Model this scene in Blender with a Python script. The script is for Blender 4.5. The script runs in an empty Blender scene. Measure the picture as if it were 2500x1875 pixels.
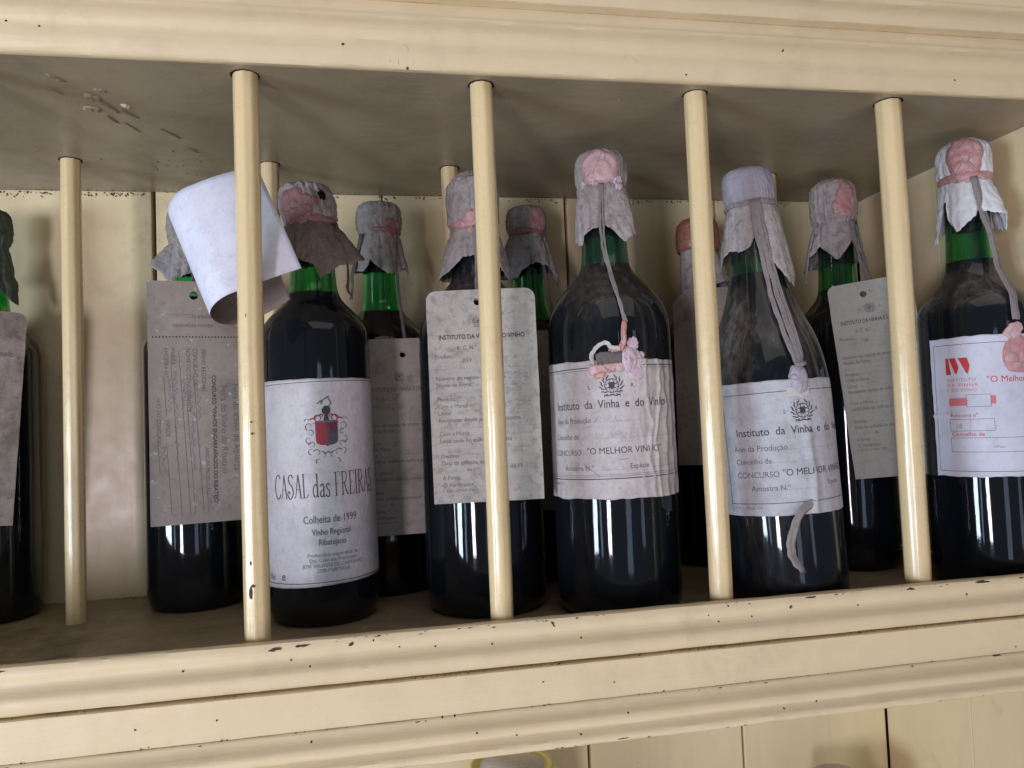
import bpy, bmesh, math, random
from mathutils import Vector, Matrix, noise
R_ = math.radians
sin, cos, PI = math.sin, math.cos, math.pi
random.seed(7)
sc = bpy.context.scene
COL = sc.collection

# ------------------------------------------------------------------ camera
F_PX, YAW, PITCH, ROLL = 1861.96, .187259, .0470745, -.0401724
fw = Vector((sin(YAW)*cos(PITCH), cos(YAW)*cos(PITCH), sin(PITCH)))
r0 = Vector((cos(YAW), -sin(YAW), 0)); u0 = r0.cross(fw)
rt = cos(ROLL)*r0 + sin(ROLL)*u0
up = -sin(ROLL)*r0 + cos(ROLL)*u0
CAM = Vector((.0652046, -.4529282, .1333352))
cam = bpy.data.cameras.new('camera'); cam.sensor_width = 36; cam.lens = 36*F_PX/2500
cam.clip_start = .01; cam.clip_end = 50
co = bpy.data.objects.new('camera', cam); COL.objects.link(co)
m = Matrix.Identity(4)
for i in range(3):
    m[i][0], m[i][1], m[i][2], m[i][3] = rt[i], up[i], -fw[i], CAM[i]
co.matrix_world = m
sc.camera = co
cam.dof.use_dof = False

# ------------------------------------------------------------------ light
w = bpy.data.worlds.new('World'); sc.world = w; w.use_nodes = True
bg = w.node_tree.nodes['Background']
bg.inputs[0].default_value = (.84, .90, 1.06, 1); bg.inputs[1].default_value = .15
def area(name, loc, target, sx, sy, power, color):
    l = bpy.data.lights.new(name, 'AREA'); l.shape = 'RECTANGLE'; l.size = sx; l.size_y = sy
    l.energy = power; l.color = color
    o = bpy.data.objects.new(name, l); COL.objects.link(o)
    o.location = loc
    o.rotation_euler = (Vector(target)-Vector(loc)).to_track_quat('-Z', 'Y').to_euler()
    return o
TG = (.2, .05, .15)
area('window_light_left', (-1.55, -.95, -.09), TG, .50, .47, 27.0, (.70, .86, 1.0))
area('window_light_front', (-.80, -1.60, -.08), TG, .20, .46, 15.0, (.93, .86, 1.0))
area('window_light_far', (-1.22, -1.30, .02), TG, .10, .70, 1.2, (.50, .70, 1.0))
area('strip_fill_light', (.35, -1.95, .05), TG, .30, .90, 2.0, (.55, .72, 1.0))  # dim bluish strip lamp added as soft front fill
area('strip_fill_light', (1.25, -1.70, .10), TG, .20, .80, 1.0, (.60, .75, 1.0))  # second added fill strip, further right
area('ceiling_bounce_light', (.3, -1.3, 1.5), (.2, .05, -.1), 2.2, 1.4, 8.0, (1.0, .93, .84))
area('floor_bounce_light', (.1, -1.45, -1.15), TG, 2.2, 1.2, 15.0, (1.0, .90, .78))
sc.view_settings.view_transform = 'Standard'; sc.view_settings.look = 'None'
sc.view_settings.exposure = -.22; sc.view_settings.gamma = 1
cy = sc.cycles
cy.use_denoising = True
cy.max_bounces = 14; cy.transmission_bounces = 12; cy.glossy_bounces = 6; cy.diffuse_bounces = 5
cy.transparent_max_bounces = 8; cy.caustics_reflective = False; cy.caustics_refractive = False
cy.sample_clamp_indirect = 6

# ------------------------------------------------------------------ materials
def new_mat(name):
    m = bpy.data.materials.new(name); m.use_nodes = True
    nt = m.node_tree; b = nt.nodes['Principled BSDF']
    return m, nt, b
def N(nt, typ, **kw):
    n = nt.nodes.new(typ)
    for k, v in kw.items():
        if k.startswith('i_'):
            n.inputs[k[2:].replace('_', ' ')].default_value = v
        else: setattr(n, k, v)
    return n
def ramp(nt, src, a, b, ca=(0, 0, 0, 1), cb=(1, 1, 1, 1)):
    r = N(nt, 'ShaderNodeValToRGB'); r.color_ramp.elements[0].position = a; r.color_ramp.elements[1].position = b
    r.color_ramp.elements[0].color = ca; r.color_ramp.elements[1].color = cb
    nt.links.new(src, r.inputs[0]); return r.outputs[0]
def mix(nt, fac, a, b):
    n = N(nt, 'ShaderNodeMix', data_type='RGBA')
    for sock, v in ((n.inputs[0], fac), (n.inputs[6], a), (n.inputs[7], b)):
        if isinstance(v, (tuple, float, int)):
            sock.default_value = v if not isinstance(v, tuple) else (v + (1,) if len(v) == 3 else v)
        else: nt.links.new(v, sock)
    return n.outputs[2]
def tex(nt, kind, vec, scale, detail=3, rough=.5, dist=0):
    if kind == 'noise':
        n = N(nt, 'ShaderNodeTexNoise'); n.inputs['Scale'].default_value = scale; n.inputs['Detail'].default_value = detail
        n.inputs['Roughness'].default_value = rough; n.inputs['Distortion'].default_value = dist
        nt.links.new(vec, n.inputs['Vector']); return n.outputs['Fac']
    n = N(nt, 'ShaderNodeTexVoronoi'); n.inputs['Scale'].default_value = scale
    nt.links.new(vec, n.inputs['Vector']); return n
def coords(nt, scale=(1, 1, 1), use='Object'):
    c = N(nt, 'ShaderNodeTexCoord'); mp = N(nt, 'ShaderNodeMapping'); mp.inputs['Scale'].default_value = scale
    nt.links.new(c.outputs[use], mp.inputs[0]); return mp.outputs[0]
def math_(nt, op, a, b=None):
    n = N(nt, 'ShaderNodeMath', operation=op)
    for i, v in enumerate((a, b)):
        if v is None: continue
        if isinstance(v, (int, float)): n.inputs[i].default_value = v
        else: nt.links.new(v, n.inputs[i])
    return n.outputs[0]

def paint_mat(name, c1, c2, dirt=(.16, .12, .08), dirt_amt=.35, dirt_lo=.52, dots=True, rough=.34, grain=(1, 1, 1), bump=.25, dot_scale=38, streak=None):
    m, nt, b = new_mat(name)
    v = coords(nt, grain)
    n1 = tex(nt, 'noise', v, 9, 4, .6)
    c = mix(nt, ramp(nt, n1, .35, .65), c1, c2)
    v2 = coords(nt)
    n2 = tex(nt, 'noise', v2, 34, 8, .72)
    big = tex(nt, 'noise', v2, 6, 3, .6)
    dm = math_(nt, 'MULTIPLY', ramp(nt, n2, dirt_lo, .80), ramp(nt, big, .38, .68))
    c = mix(nt, math_(nt, 'MULTIPLY', dm, dirt_amt*2), c, dirt)
    fine = tex(nt, 'noise', v2, 420, 3, .7)
    c = mix(nt, math_(nt, 'MULTIPLY', ramp(nt, fine, .60, .82), dirt_amt*.6), c, dirt)
    if streak:
        s = tex(nt, 'noise', coords(nt, (26, 1, 1.6)), 1.3, 3, .6)  # pinkish streaks, drawn out vertically in the board colour
        c = mix(nt, math_(nt, 'MULTIPLY', ramp(nt, s, .52, .74), .22), c, streak)
    if dots:
        vo = tex(nt, 'voronoi', v2, dot_scale)
        wob = math_(nt, 'ADD', vo.outputs['Distance'], math_(nt, 'MULTIPLY', math_(nt, 'SUBTRACT', fine, .5), .03))
        d = ramp(nt, wob, .026, .036, (1, 1, 1, 1), (0, 0, 0, 1))
        sep = N(nt, 'ShaderNodeSeparateColor'); nt.links.new(vo.outputs['Color'], sep.inputs[0])
        g = math_(nt, 'GREATER_THAN', sep.outputs[0], .72)
        dd = math_(nt, 'MULTIPLY', d, g)
        c = mix(nt, dd, c, (.02, .014, .01))
    nt.links.new(c, b.inputs['Base Color'])
    rr = tex(nt, 'noise', v2, 55, 5, .6)
    mr = N(nt, 'ShaderNodeMapRange'); nt.links.new(rr, mr.inputs[0]); mr.inputs[3].default_value = rough-.08; mr.inputs[4].default_value = rough+.2
    nt.links.new(mr.outputs[0], b.inputs['Roughness'])
    h = math_(nt, 'ADD', math_(nt, 'MULTIPLY', tex(nt, 'noise', v2, 22, 2, .5), 1.0), math_(nt, 'MULTIPLY', tex(nt, 'noise', coords(nt, grain), 130, 5, .65), .35))
    h = math_(nt, 'ADD', h, math_(nt, 'MULTIPLY', n2, .25))
    bp = N(nt, 'ShaderNodeBump'); bp.inputs['Strength'].default_value = bump; bp.inputs['Distance'].default_value = .004
    nt.links.new(h, bp.inputs['Height']); nt.links.new(bp.outputs[0], b.inputs['Normal'])
    b.inputs['Specular IOR Level'].default_value = .5
    if name == 'rod_paint':
        b.inputs['Coat Weight'].default_value = .45; b.inputs['Coat Roughness'].default_value = .13
    return m

M = {}
M['front'] = paint_mat('cream_paint', (.70, .56, .355), (.63, .505, .32), grain=(.10, 1, 1), dirt_amt=.16, rough=.40, dot_scale=30, bump=.38)
M['rod'] = paint_mat('rod_paint', (.70, .54, .30), (.64, .49, .27), grain=(1, 1, .12), dirt_amt=.42, rough=.22, bump=.34, dot_scale=42)
M['board'] = paint_mat('board_paint', (.77, .64, .395), (.70, .58, .35), grain=(1, 1, .08), dirt_amt=.28, rough=.30, bump=.13, dot_scale=36, streak=(.50, .26, .17))
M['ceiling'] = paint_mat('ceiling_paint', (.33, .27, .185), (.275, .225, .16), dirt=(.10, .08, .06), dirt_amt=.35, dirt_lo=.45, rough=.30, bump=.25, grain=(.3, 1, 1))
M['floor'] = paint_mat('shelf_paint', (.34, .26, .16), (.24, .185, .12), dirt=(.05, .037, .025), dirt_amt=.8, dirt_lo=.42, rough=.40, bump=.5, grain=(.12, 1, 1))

def simple(name, col, rough=.6, spec=.5, **kw):
    m, nt, b = new_mat(name); b.inputs['Base Color'].default_value = col+(1,); b.inputs['Roughness'].default_value = rough
    b.inputs['Specular IOR Level'].default_value = spec
    return m
M['grime'] = simple('grime', (.09, .07, .048), .9, .1)
M['gap'] = simple('dark_gap', (.012, .009, .007), .9, .1)
M['chip'] = simple('bare_wood', (.075, .045, .028), .85, .2)
M['chip_light'] = simple('chipped_undercoat', (.62, .55, .43), .7, .3)
M['wine'] = simple('red_wine', (.004, .0025, .006), .9, 0.0)
M['ink'] = simple('black_ink', (.055, .052, .064), .6, .2)
M['ink_soft'] = simple('grey_ink', (.135, .125, .145), .7, .2)
M['ink_faint'] = simple('faded_ink', (.26, .245, .27), .8, .2)
M['ink_pale'] = simple('faint_ink', (.30, .285, .31), .8, .2)
M['ink_blue'] = simple('faded_blue_ink', (.13, .15, .22), .8, .2)
M['ink_red'] = simple('red_ink', (.50, .045, .05), .6, .2)
M['ink_pinkred'] = simple('pale_red_ink', (.58, .17, .18), .6, .2)
M['crest_red'] = simple('crest_red_ink', (.30, .045, .06), .6, .2)
M['crest_blue'] = simple('crest_blue_ink', (.095, .075, .105), .6, .2)
M['crest_plum'] = simple('crest_plum_ink', (.14, .035, .06), .6, .2)
M['name_ink'] = simple('wine_brown_ink', (.085, .05, .055), .6, .2)
M['brown_ink'] = simple('brown_ink', (.12, .05, .05), .6, .2)
M['hole'] = simple('dark_hole', (.01, .012, .01), .9, .1)

def paper_mat(name, base, spot, amt=.5, scale=60, rough=.78, bump=.35, lo=.5, hi=.72, speck=(.72, .70, .72), speck_amt=0.0, seed=0.0, trans=False):
    m, nt, b = new_mat(name)
    tc = N(nt, 'ShaderNodeTexCoord'); mp = N(nt, 'ShaderNodeMapping'); mp.inputs['Location'].default_value = (seed, seed*1.7, seed*.3)
    nt.links.new(tc.outputs['Object'], mp.inputs[0]); v = mp.outputs[0]
    n1 = tex(nt, 'noise', v, scale, 6, .68); n2 = tex(nt, 'noise', v, scale*3.4, 5, .72); n3 = tex(nt, 'noise', v, scale*.3, 3, .5)
    c = mix(nt, math_(nt, 'MULTIPLY', ramp(nt, n3, .35, .7), .30), base, spot)
    c = mix(nt, math_(nt, 'MULTIPLY', ramp(nt, n1, lo, hi), amt), c, spot)
    c = mix(nt, math_(nt, 'MULTIPLY', ramp(nt, n2, .54, .70), amt*.85), c, spot)
    if speck_amt:
        c = mix(nt, math_(nt, 'MULTIPLY', ramp(nt, tex(nt, 'noise', v, scale*2.6, 3, .6), .64, .70), speck_amt), c, speck)
    nt.links.new(c, b.inputs['Base Color']); b.inputs['Roughness'].default_value = rough
    b.inputs['Specular IOR Level'].default_value = .25
    h = math_(nt, 'ADD', math_(nt, 'MULTIPLY', n1, .8), math_(nt, 'MULTIPLY', n2, .35))
    if bump >= .55:      # crumpled paper: sharp little facets
        cr = N(nt, 'ShaderNodeTexVoronoi', feature='DISTANCE_TO_EDGE'); cr.inputs['Scale'].default_value = 150
        wv = N(nt, 'ShaderNodeVectorMath', operation='ADD'); nz = N(nt, 'ShaderNodeTexNoise'); nz.inputs['Scale'].default_value = 130
        nt.links.new(v, nz.inputs['Vector'])
        sc_ = N(nt, 'ShaderNodeVectorMath', operation='SCALE'); sc_.inputs['Scale'].default_value = .006; nt.links.new(nz.outputs['Color'], sc_.inputs[0])
        nt.links.new(v, wv.inputs[0]); nt.links.new(sc_.outputs[0], wv.inputs[1]); nt.links.new(wv.outputs[0], cr.inputs['Vector'])
        h = math_(nt, 'ADD', h, math_(nt, 'MULTIPLY', math_(nt, 'MINIMUM', cr.outputs['Distance'], .35), .9))
    bp = N(nt, 'ShaderNodeBump'); bp.inputs['Strength'].default_value = bump; bp.inputs['Distance'].default_value = .0012
    nt.links.new(h, bp.inputs['Height']); nt.links.new(bp.outputs[0], b.inputs['Normal'])
    return m
M['label_white'] = paper_mat('white_label_paper', (.56, .53, .555), (.33, .295, .31), .55, 110, lo=.46, hi=.74)
M['label_grey'] = paper_mat('aged_label_paper', (.52, .48, .475), (.26, .22, .21), .6, 110, bump=.5, seed=3.1, lo=.46, hi=.74)
M['label_blue'] = paper_mat('cool_label_paper', (.47, .465, .505), (.25, .235, .25), .6, 95, bump=.4, seed=5.7, lo=.45, hi=.72)
M['label_new'] = paper_mat('clean_label_paper', (.57, .58, .68), (.38, .37, .43), .45, 70, bump=.25, seed=9.2)
M['tag_grey'] = paper_mat('spotted_tag_card', (.44, .405, .37), (.19, .155, .15), .60, 170, lo=.50, hi=.66, speck_amt=.18, seed=1.3)
M['tag_brown'] = paper_mat('brown_tag_card', (.33, .28, .245), (.16, .12, .11), .6, 60, lo=.48, hi=.80, speck=(.50, .46, .49), speck_amt=.75, seed=2.2)
M['tag_dim'] = paper_mat('dusty_tag_card', (.42, .37, .335), (.18, .14, .13), .7, 60, seed=6.2)
M['tag_green'] = paper_mat('greenish_tag_card', (.38, .385, .35), (.24, .235, .21), .5, 150, seed=4.4)
M['tag_old'] = paper_mat('mouldy_tag_card', (.33, .28, .25), (.12, .095, .08), .8, 70, lo=.42, hi=.68, seed=7.4)
M['cap_grey'] = paper_mat('grey_cap_paper', (.41, .365, .36), (.15, .12, .115), .75, 150, bump=.9, seed=.4, lo=.46, hi=.74)
M['cap_lilac'] = paper_mat('lilac_cap_paper', (.34, .32, .37), (.20, .18, .21), .5, 120, bump=.6, seed=1.9)
M['cap_brown'] = paper_mat('brown_cap_paper', (.22, .17, .155), (.10, .075, .068), .6, 80, bump=.9, seed=3.3)
M['cap_white'] = paper_mat('white_cap_paper', (.66, .66, .69), (.42, .41, .43), .4, 90, bump=.6, seed=4.1)
M['cap_green'] = paper_mat('mouldy_green_paper', (.10, .14, .11), (.05, .045, .04), .7, 90, bump=.9, seed=5.5)
M['ribbon'] = paper_mat('grey_ribbon', (.27, .24, .235), (.12, .10, .10), .5, 160, bump=.5, seed=2.7)
M['ribbon_white'] = paper_mat('white_ribbon', (.55, .52, .50), (.35, .32, .31), .4, 160, bump=.4, seed=2.9)
M['ribbon_dark'] = paper_mat('dark_ribbon', (.15, .13, .13), (.06, .05, .05), .5, 160, bump=.5, seed=2.95)
M['paper_out'] = paper_mat('curled_paper_outside', (.66, .67, .78), (.42, .42, .48), .50, 130, bump=.3, seed=8.8)
M['paper_in'] = paper_mat('curled_paper_inside', (.27, .22, .21), (.16, .13, .12), .5, 110, bump=.3, seed=8.1)

def wax_mat(name, base, pale, rough=.5, amt=.7):
    m, nt, b = new_mat(name); v = coords(nt)
    n = tex(nt, 'noise', v, 160, 5, .65)
    c = mix(nt, math_(nt, 'MULTIPLY', ramp(nt, n, .38, .70), amt), base, pale)
    sp = tex(nt, 'noise', v, 700, 2, .6)
    c = mix(nt, math_(nt, 'MULTIPLY', ramp(nt, sp, .62, .72), .5), c, (.20, .13, .12))
    ck = N(nt, 'ShaderNodeTexVoronoi', feature='DISTANCE_TO_EDGE'); ck.inputs['Scale'].default_value = 95; nt.links.new(v, ck.inputs['Vector'])
    crk = math_(nt, 'MULTIPLY', ramp(nt, ck.outputs['Distance'], .0, .035, (1, 1, 1, 1), (0, 0, 0, 1)), ramp(nt, n, .45, .55))
    c = mix(nt, math_(nt, 'MULTIPLY', crk, .55), c, (.22, .09, .09))
    nt.links.new(c, b.inputs['Base Color']); b.inputs['Roughness'].default_value = rough
    bp = N(nt, 'ShaderNodeBump'); bp.inputs['Strength'].default_value = .6; bp.inputs['Distance'].default_value = .001
    nt.links.new(math_(nt, 'SUBTRACT', math_(nt, 'ADD', n, math_(nt, 'MULTIPLY', sp, .3)), math_(nt, 'MULTIPLY', crk, .8)), bp.inputs['Height']); nt.links.new(bp.outputs[0], b.inputs['Normal'])
    return m
M['wax_pink'] = wax_mat('pink_sealing_wax', (.45, .19, .19), (.50, .37, .38), .42, .9)
M['wax_pale'] = wax_mat('pale_pink_sealing_wax', (.54, .31, .32), (.56, .45, .47), .45, .9)
M['wax_lilac'] = wax_mat('lilac_pink_sealing_wax', (.56, .40, .46), (.58, .50, .55), .45)
M['wax_dull'] = wax_mat('dull_pink_sealing_wax', (.32, .13, .125), (.34, .25, .24))
M['wax_red'] = wax_mat('orange_red_sealing_wax', (.46, .20, .17), (.54, .42, .40))
M['wax_brown'] = wax_mat('glossy_brown_wax', (.26, .085, .05), (.36, .20, .16), .22)
M['wax_grey'] = wax_mat('grey_lilac_wax', (.36, .34, .40), (.40, .37, .42), .6)

def glass_mat(name, col, dust=.05, dust_lo=.52, dust_hi=.75, dustcol=(.30, .27, .25), seed=0., upk=1.0, scale=30, stretch=.4):
    m, nt, b = new_mat(name)
    b.inputs['Base Color'].default_value = col+(1,); b.inputs['Roughness'].default_value = .05
    b.inputs['IOR'].default_value = 1.5; b.inputs['Transmission Weight'].default_value = 1
    out = nt.nodes['Material Output']
    df = N(nt, 'ShaderNodeBsdfDiffuse'); df.inputs[0].default_value = dustcol+(1,)
    tc = N(nt, 'ShaderNodeTexCoord'); mp = N(nt, 'ShaderNodeMapping'); mp.inputs['Location'].default_value = (seed, seed*1.3, 0); mp.inputs['Scale'].default_value = (1, 1, stretch)
    nt.links.new(tc.outputs['Object'], mp.inputs[0]); v = mp.outputs[0]
    n1 = tex(nt, 'noise', v, scale, 6, .68, .6); n2 = tex(nt, 'noise', v, 260, 4, .7)
    ge = N(nt, 'ShaderNodeNewGeometry'); sx = N(nt, 'ShaderNodeSeparateXYZ'); nt.links.new(ge.outputs['Normal'], sx.inputs[0])
    upm = N(nt, 'ShaderNodeMapRange'); nt.links.new(sx.outputs[2], upm.inputs[0]); upm.inputs[1].default_value = .02; upm.inputs[2].default_value = .85
    a = ramp(nt, n1, dust_lo, dust_hi)
    f = math_(nt, 'ADD', math_(nt, 'MULTIPLY', a, dust*2.2), math_(nt, 'MULTIPLY', math_(nt, 'MULTIPLY', upm.outputs[0], ramp(nt, n1, .30, .62)), upk*.62))
    f = math_(nt, 'MULTIPLY', f, ramp(nt, n2, .25, .72))
    f = math_(nt, 'ADD', f, math_(nt, 'MULTIPLY', ramp(nt, n2, .68, .73), .06))
    sz = N(nt, 'ShaderNodeSeparateXYZ'); nt.links.new(tc.outputs['Object'], sz.inputs[0])
    lz = N(nt, 'ShaderNodeMapRange'); nt.links.new(sz.outputs[2], lz.inputs[0]); lz.inputs[1].default_value = .05; lz.inputs[2].default_value = .16; lz.inputs[3].default_value = .18
    f = math_(nt, 'ADD', math_(nt, 'MULTIPLY', math_(nt, 'MULTIPLY', f, .85), lz.outputs[0]), .024)
    f = math_(nt, 'MINIMUM', f, .9)
    bp = N(nt, 'ShaderNodeBump'); bp.inputs['Strength'].default_value = .08; bp.inputs['Distance'].default_value = .002
    nt.links.new(tex(nt, 'noise', coords(nt, (1, 1, .25)), 55, 2, .5), bp.inputs['Height']); nt.links.new(bp.outputs[0], b.inputs['Normal'])
    fc = N(nt, 'ShaderNodeMapRange'); nt.links.new(f, fc.inputs[0]); fc.inputs[1].default_value = .02; fc.inputs[2].default_value = .10
    nt.links.new(mix(nt, fc.outputs[0], (.20, .25, .34), dustcol), df.inputs[0])
    ms = N(nt, 'ShaderNodeMixShader'); nt.links.new(f, ms.inputs[0]); nt.links.new(b.outputs[0], ms.inputs[1]); nt.links.new(df.outputs[0], ms.inputs[2])
    nt.links.new(ms.outputs[0], out.inputs[0])
    return m
GREEN = (.12, .58, .19); TEAL = (.11, .47, .25)
M['g_clean'] = glass_mat('green_glass', GREEN, .02, dustcol=(.26, .28, .34), seed=.3, upk=.12)
M['g_dusty'] = glass_mat('dusty_green_glass', TEAL, .05, seed=1.7, upk=.45)
M['g_teal'] = glass_mat('dull_green_glass', (.16, .72, .30), .04, seed=2.9, upk=.25)
M['g_film'] = glass_mat('heavily_dusted_green_glass', TEAL, .20, .42, .62, seed=.83, upk=1.0, scale=17, stretch=.35)
M['g_grimy'] = glass_mat('grimy_green_glass', GREEN, .02, .55, .75, dustcol=(.30, .265, .24), seed=5.2, upk=1.15, scale=26)

# ------------------------------------------------------------------ object helpers
def link(name, me, parent=None, mat=None, smooth=False, mods=()):
    o = bpy.data.objects.new(name, me); COL.objects.link(o)
    if parent: o.parent = parent
    if mat is not None:
        if isinstance(mat, (list, tuple)):
            for x in mat: me.materials.append(M[x])
        else: me.materials.append(M[mat])
    if smooth:
        me.polygons.foreach_set('use_smooth', [True]*len(me.polygons))
    return o
def mesh(name, verts, faces):
    me = bpy.data.meshes.new(name); me.from_pydata([tuple(v) for v in verts], [], faces); me.update(); return me
def empty(name, loc=(0, 0, 0), rotz=0, label=None, cat=None, group=None):
    o = bpy.data.objects.new(name, None); COL.objects.link(o); o.location = loc; o.rotation_euler = (0, 0, rotz)
    o.empty_display_size = .02
    tag(o, label, cat, group); return o
def tag(o, label=None, cat=None, group=None, kind=None):
    if label: o['label'] = label
    if cat: o['category'] = cat
    if group: o['group'] = group
    if kind: o['kind'] = kind
    return o
def box(name, x0, x1, y0, y1, z0, z1, parent, mat, bev=.0015, seg=2):
    bm = bmesh.new(); bmesh.ops.create_cube(bm, size=1)
    for v in bm.verts:
        v.co = Vector((x0+(x1-x0)*(v.co.x+.5), y0+(y1-y0)*(v.co.y+.5), z0+(z1-z0)*(v.co.z+.5)))
    if bev: bmesh.ops.bevel(bm, geom=bm.edges[:], offset=bev, segments=seg, profile=.6, affect='EDGES')
    me = bpy.data.meshes.new(name); bm.to_mesh(me); bm.free()
    return link(name, me, parent, mat)
def extrude_profile(name, prof, x0, x1, parent, mat, nx=220, wob=.0003):
    """moulding: closed (y,z) profile swept along x, a little uneven like hand-painted wood"""
    n = len(prof); vs = []; fs = []
    for i in range(nx+1):
        x = x0+(x1-x0)*i/nx
        for j, (y, z) in enumerate(prof):
            d = wob*noise.noise(Vector((x*22, j*1.7, 3.1))) + wob*.8*noise.noise(Vector((x*90, j*2.3, 8.1)))
            vs.append((x, y+d, z+d*.8))
    for i in range(nx):
        for j in range(n):
            a = i*n+j; b = i*n+(j+1) % n
            fs.append((a, b, b+n, a+n))
    fs.append(tuple(range(n))[::-1]); fs.append(tuple(nx*n+j for j in range(n)))
    me = mesh(name, vs, fs)
    o = link(name, me, parent, mat, smooth=True)
    try: me.set_sharp_from_angle(angle=R_(38))
    except Exception: pass
    return o
def interp(tab, x):
    if x <= tab[0][0]: return tab[0][1]
    for (a, b), (c, d) in zip(tab, tab[1:]):
        if x <= c: return b+(d-b)*(x-a)/(c-a)
    return tab[-1][1]
def catmull(pts, n):
    out = []; P = [Vector(p) for p in pts]; P = [2*P[0]-P[1]]+P+[2*P[-1]-P[-2]]
    for i in range(1, len(P)-2):
        for k in range(n):
            t = k/n; p0, p1, p2, p3 = P[i-1:i+3]
            out.append(.5*((2*p1)+(p2-p0)*t+(2*p0-5*p1+4*p2-p3)*t*t+(3*p1-p0-3*p2+p3)*t**3))
    out.append(P[-2]); return out

# ------------------------------------------------------------------ cabinet
H = .33887; YE = -.01675; YW = .2334; XR = .5572
XL, XE = -.62, .80
cab = empty('display_cabinet', (0, 0, 0), 0, 'cream painted wooden cabinet with a barred compartment of old wine bottles', 'cabinet')
up_prof = [(-.0135, H), (-.0150, H-.0002), (YE, H), (-.0180, H+.0010), (-.0192, .3425), (-.0200, .3460), (-.0200, .3490), (-.0188, .3525), (-.0186, .3548), (-.0198, .3580), (-.0222, .3606),
           (-.0248, .3622), (-.0272, .3628), (-.0284, .3640), (-.0280, .3654), (-.0262, .3660), (-.0215, .3661), (-.0215, .3668), (-.0236, .3674), (-.0238, .3735), (-.0236, .3752),
           (-.0292, .3755), (-.0306, .3760), (-.0312, .3778), (-.0320, .3800), (-.0345, .3825), (-.0375, .3838), (-.0395, .3843), (-.0405, .3853), (-.0405, .3872), (-.0392, .3880), (-.0385, .3884), (-.0392, .3915), (-.0420, .3950), (-.0470, .3980), (-.0540, .4000), (-.0560, .4010), (-.0565, .430), (.02, .430)]
extrude_profile('cornice_moulding', up_prof[:18]+[(-.0135, .3668)], XL, XE, cab, 'front', 260, .00035)
extrude_profile('cornice_fascia', [(.019, .3671), (-.0236, .3671), (-.0240, .3676), (-.0240, .3745), (-.0236, .3752), (.019, .3752)], XL, XE, cab, 'front', 160, .0002)
extrude_profile('cornice_moulding', [(.02, .3756)]+up_prof[21:], XL, XE, cab, 'front', 260, .0003)
lip = [(-.0085, -.004), (-.0085, .0166), (-.0098, .0176), (-.0125, .0181), (-.0150, .0180), (-.0166, .0174), (-.0175, .0158), (-.0180, .0138), (-.0180, .0124), (-.0174, .0110), (-.0172, .0092), (-.0182, .0070), (-.0202, .0052),
       (-.0224, .0036), (-.0236, .0018), (-.0238, -.0006), (-.0234, -.0032), (-.0222, -.0050), (-.0200, -.0059), (-.0170, -.0062)]
split = -.1345
extrude_profile('ledge_moulding', lip+[(-.0085, -.0062)], XL, split-.0003, cab, 'front', 120, .0003)
extrude_profile('ledge_moulding', lip+[(-.0085, -.0062)], split+.0003, XE, cab, 'front', 260, .0003)
extrude_profile('ledge_fascia', [(-.0085, -.0076), (-.0200, -.0076), (-.0212, -.0082), (-.0214, -.0200), (-.0214, -.0288), (-.0085, -.0288)], XL, XE, cab, 'front', 260, .0002)
low = [(-.0085, -.0290), (-.0216, -.0290), (-.0226, -.0294), (-.0232, -.0302), (-.0236, -.0312), (-.0250, -.0328), (-.0272, -.0344), (-.0292, -.0354), (-.0304, -.0368), (-.0308, -.0388), (-.0305, -.0402), (-.0300, -.0410),
       (-.0312, -.0424), (-.0332, -.0438), (-.0345, -.0448), (-.0350, -.0466), (-.0346, -.0482), (-.0336, -.0488), (-.0085, -.0488)]
extrude_profile('ledge_moulding', low, XL, XE, cab, 'front', 260, .00025)
box('ledge_backing', XL, XE, -.008, .006, -.048, -.0002, cab, 'chip', 0)
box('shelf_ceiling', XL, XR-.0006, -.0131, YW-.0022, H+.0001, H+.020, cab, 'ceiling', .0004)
box('cornice_backing', XL, XE, -.0131, .02, H+.0205, .366, cab, 'chip', 0)
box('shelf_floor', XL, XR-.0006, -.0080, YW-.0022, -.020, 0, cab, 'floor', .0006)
# side wall and back boards, the boards run on below the shelf
seams = [-.53, -.312, -.1095, .083, .253, .404, XR-.001]
GAP = {-.1095: .0017, .083: .0006, .253: .0012, .404: .0010}
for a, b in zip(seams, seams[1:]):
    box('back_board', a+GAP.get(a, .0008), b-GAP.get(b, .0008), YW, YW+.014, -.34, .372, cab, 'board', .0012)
box('backing_panel', XL, XR+.02, YW+.0145, YW+.02, -.36, .38, cab, 'gap', 0)
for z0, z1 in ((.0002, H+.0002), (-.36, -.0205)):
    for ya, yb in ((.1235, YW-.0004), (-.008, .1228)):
        box('side_board', XR, XR+.016, ya, yb, z0, z1, cab, 'board', .0008)
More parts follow.
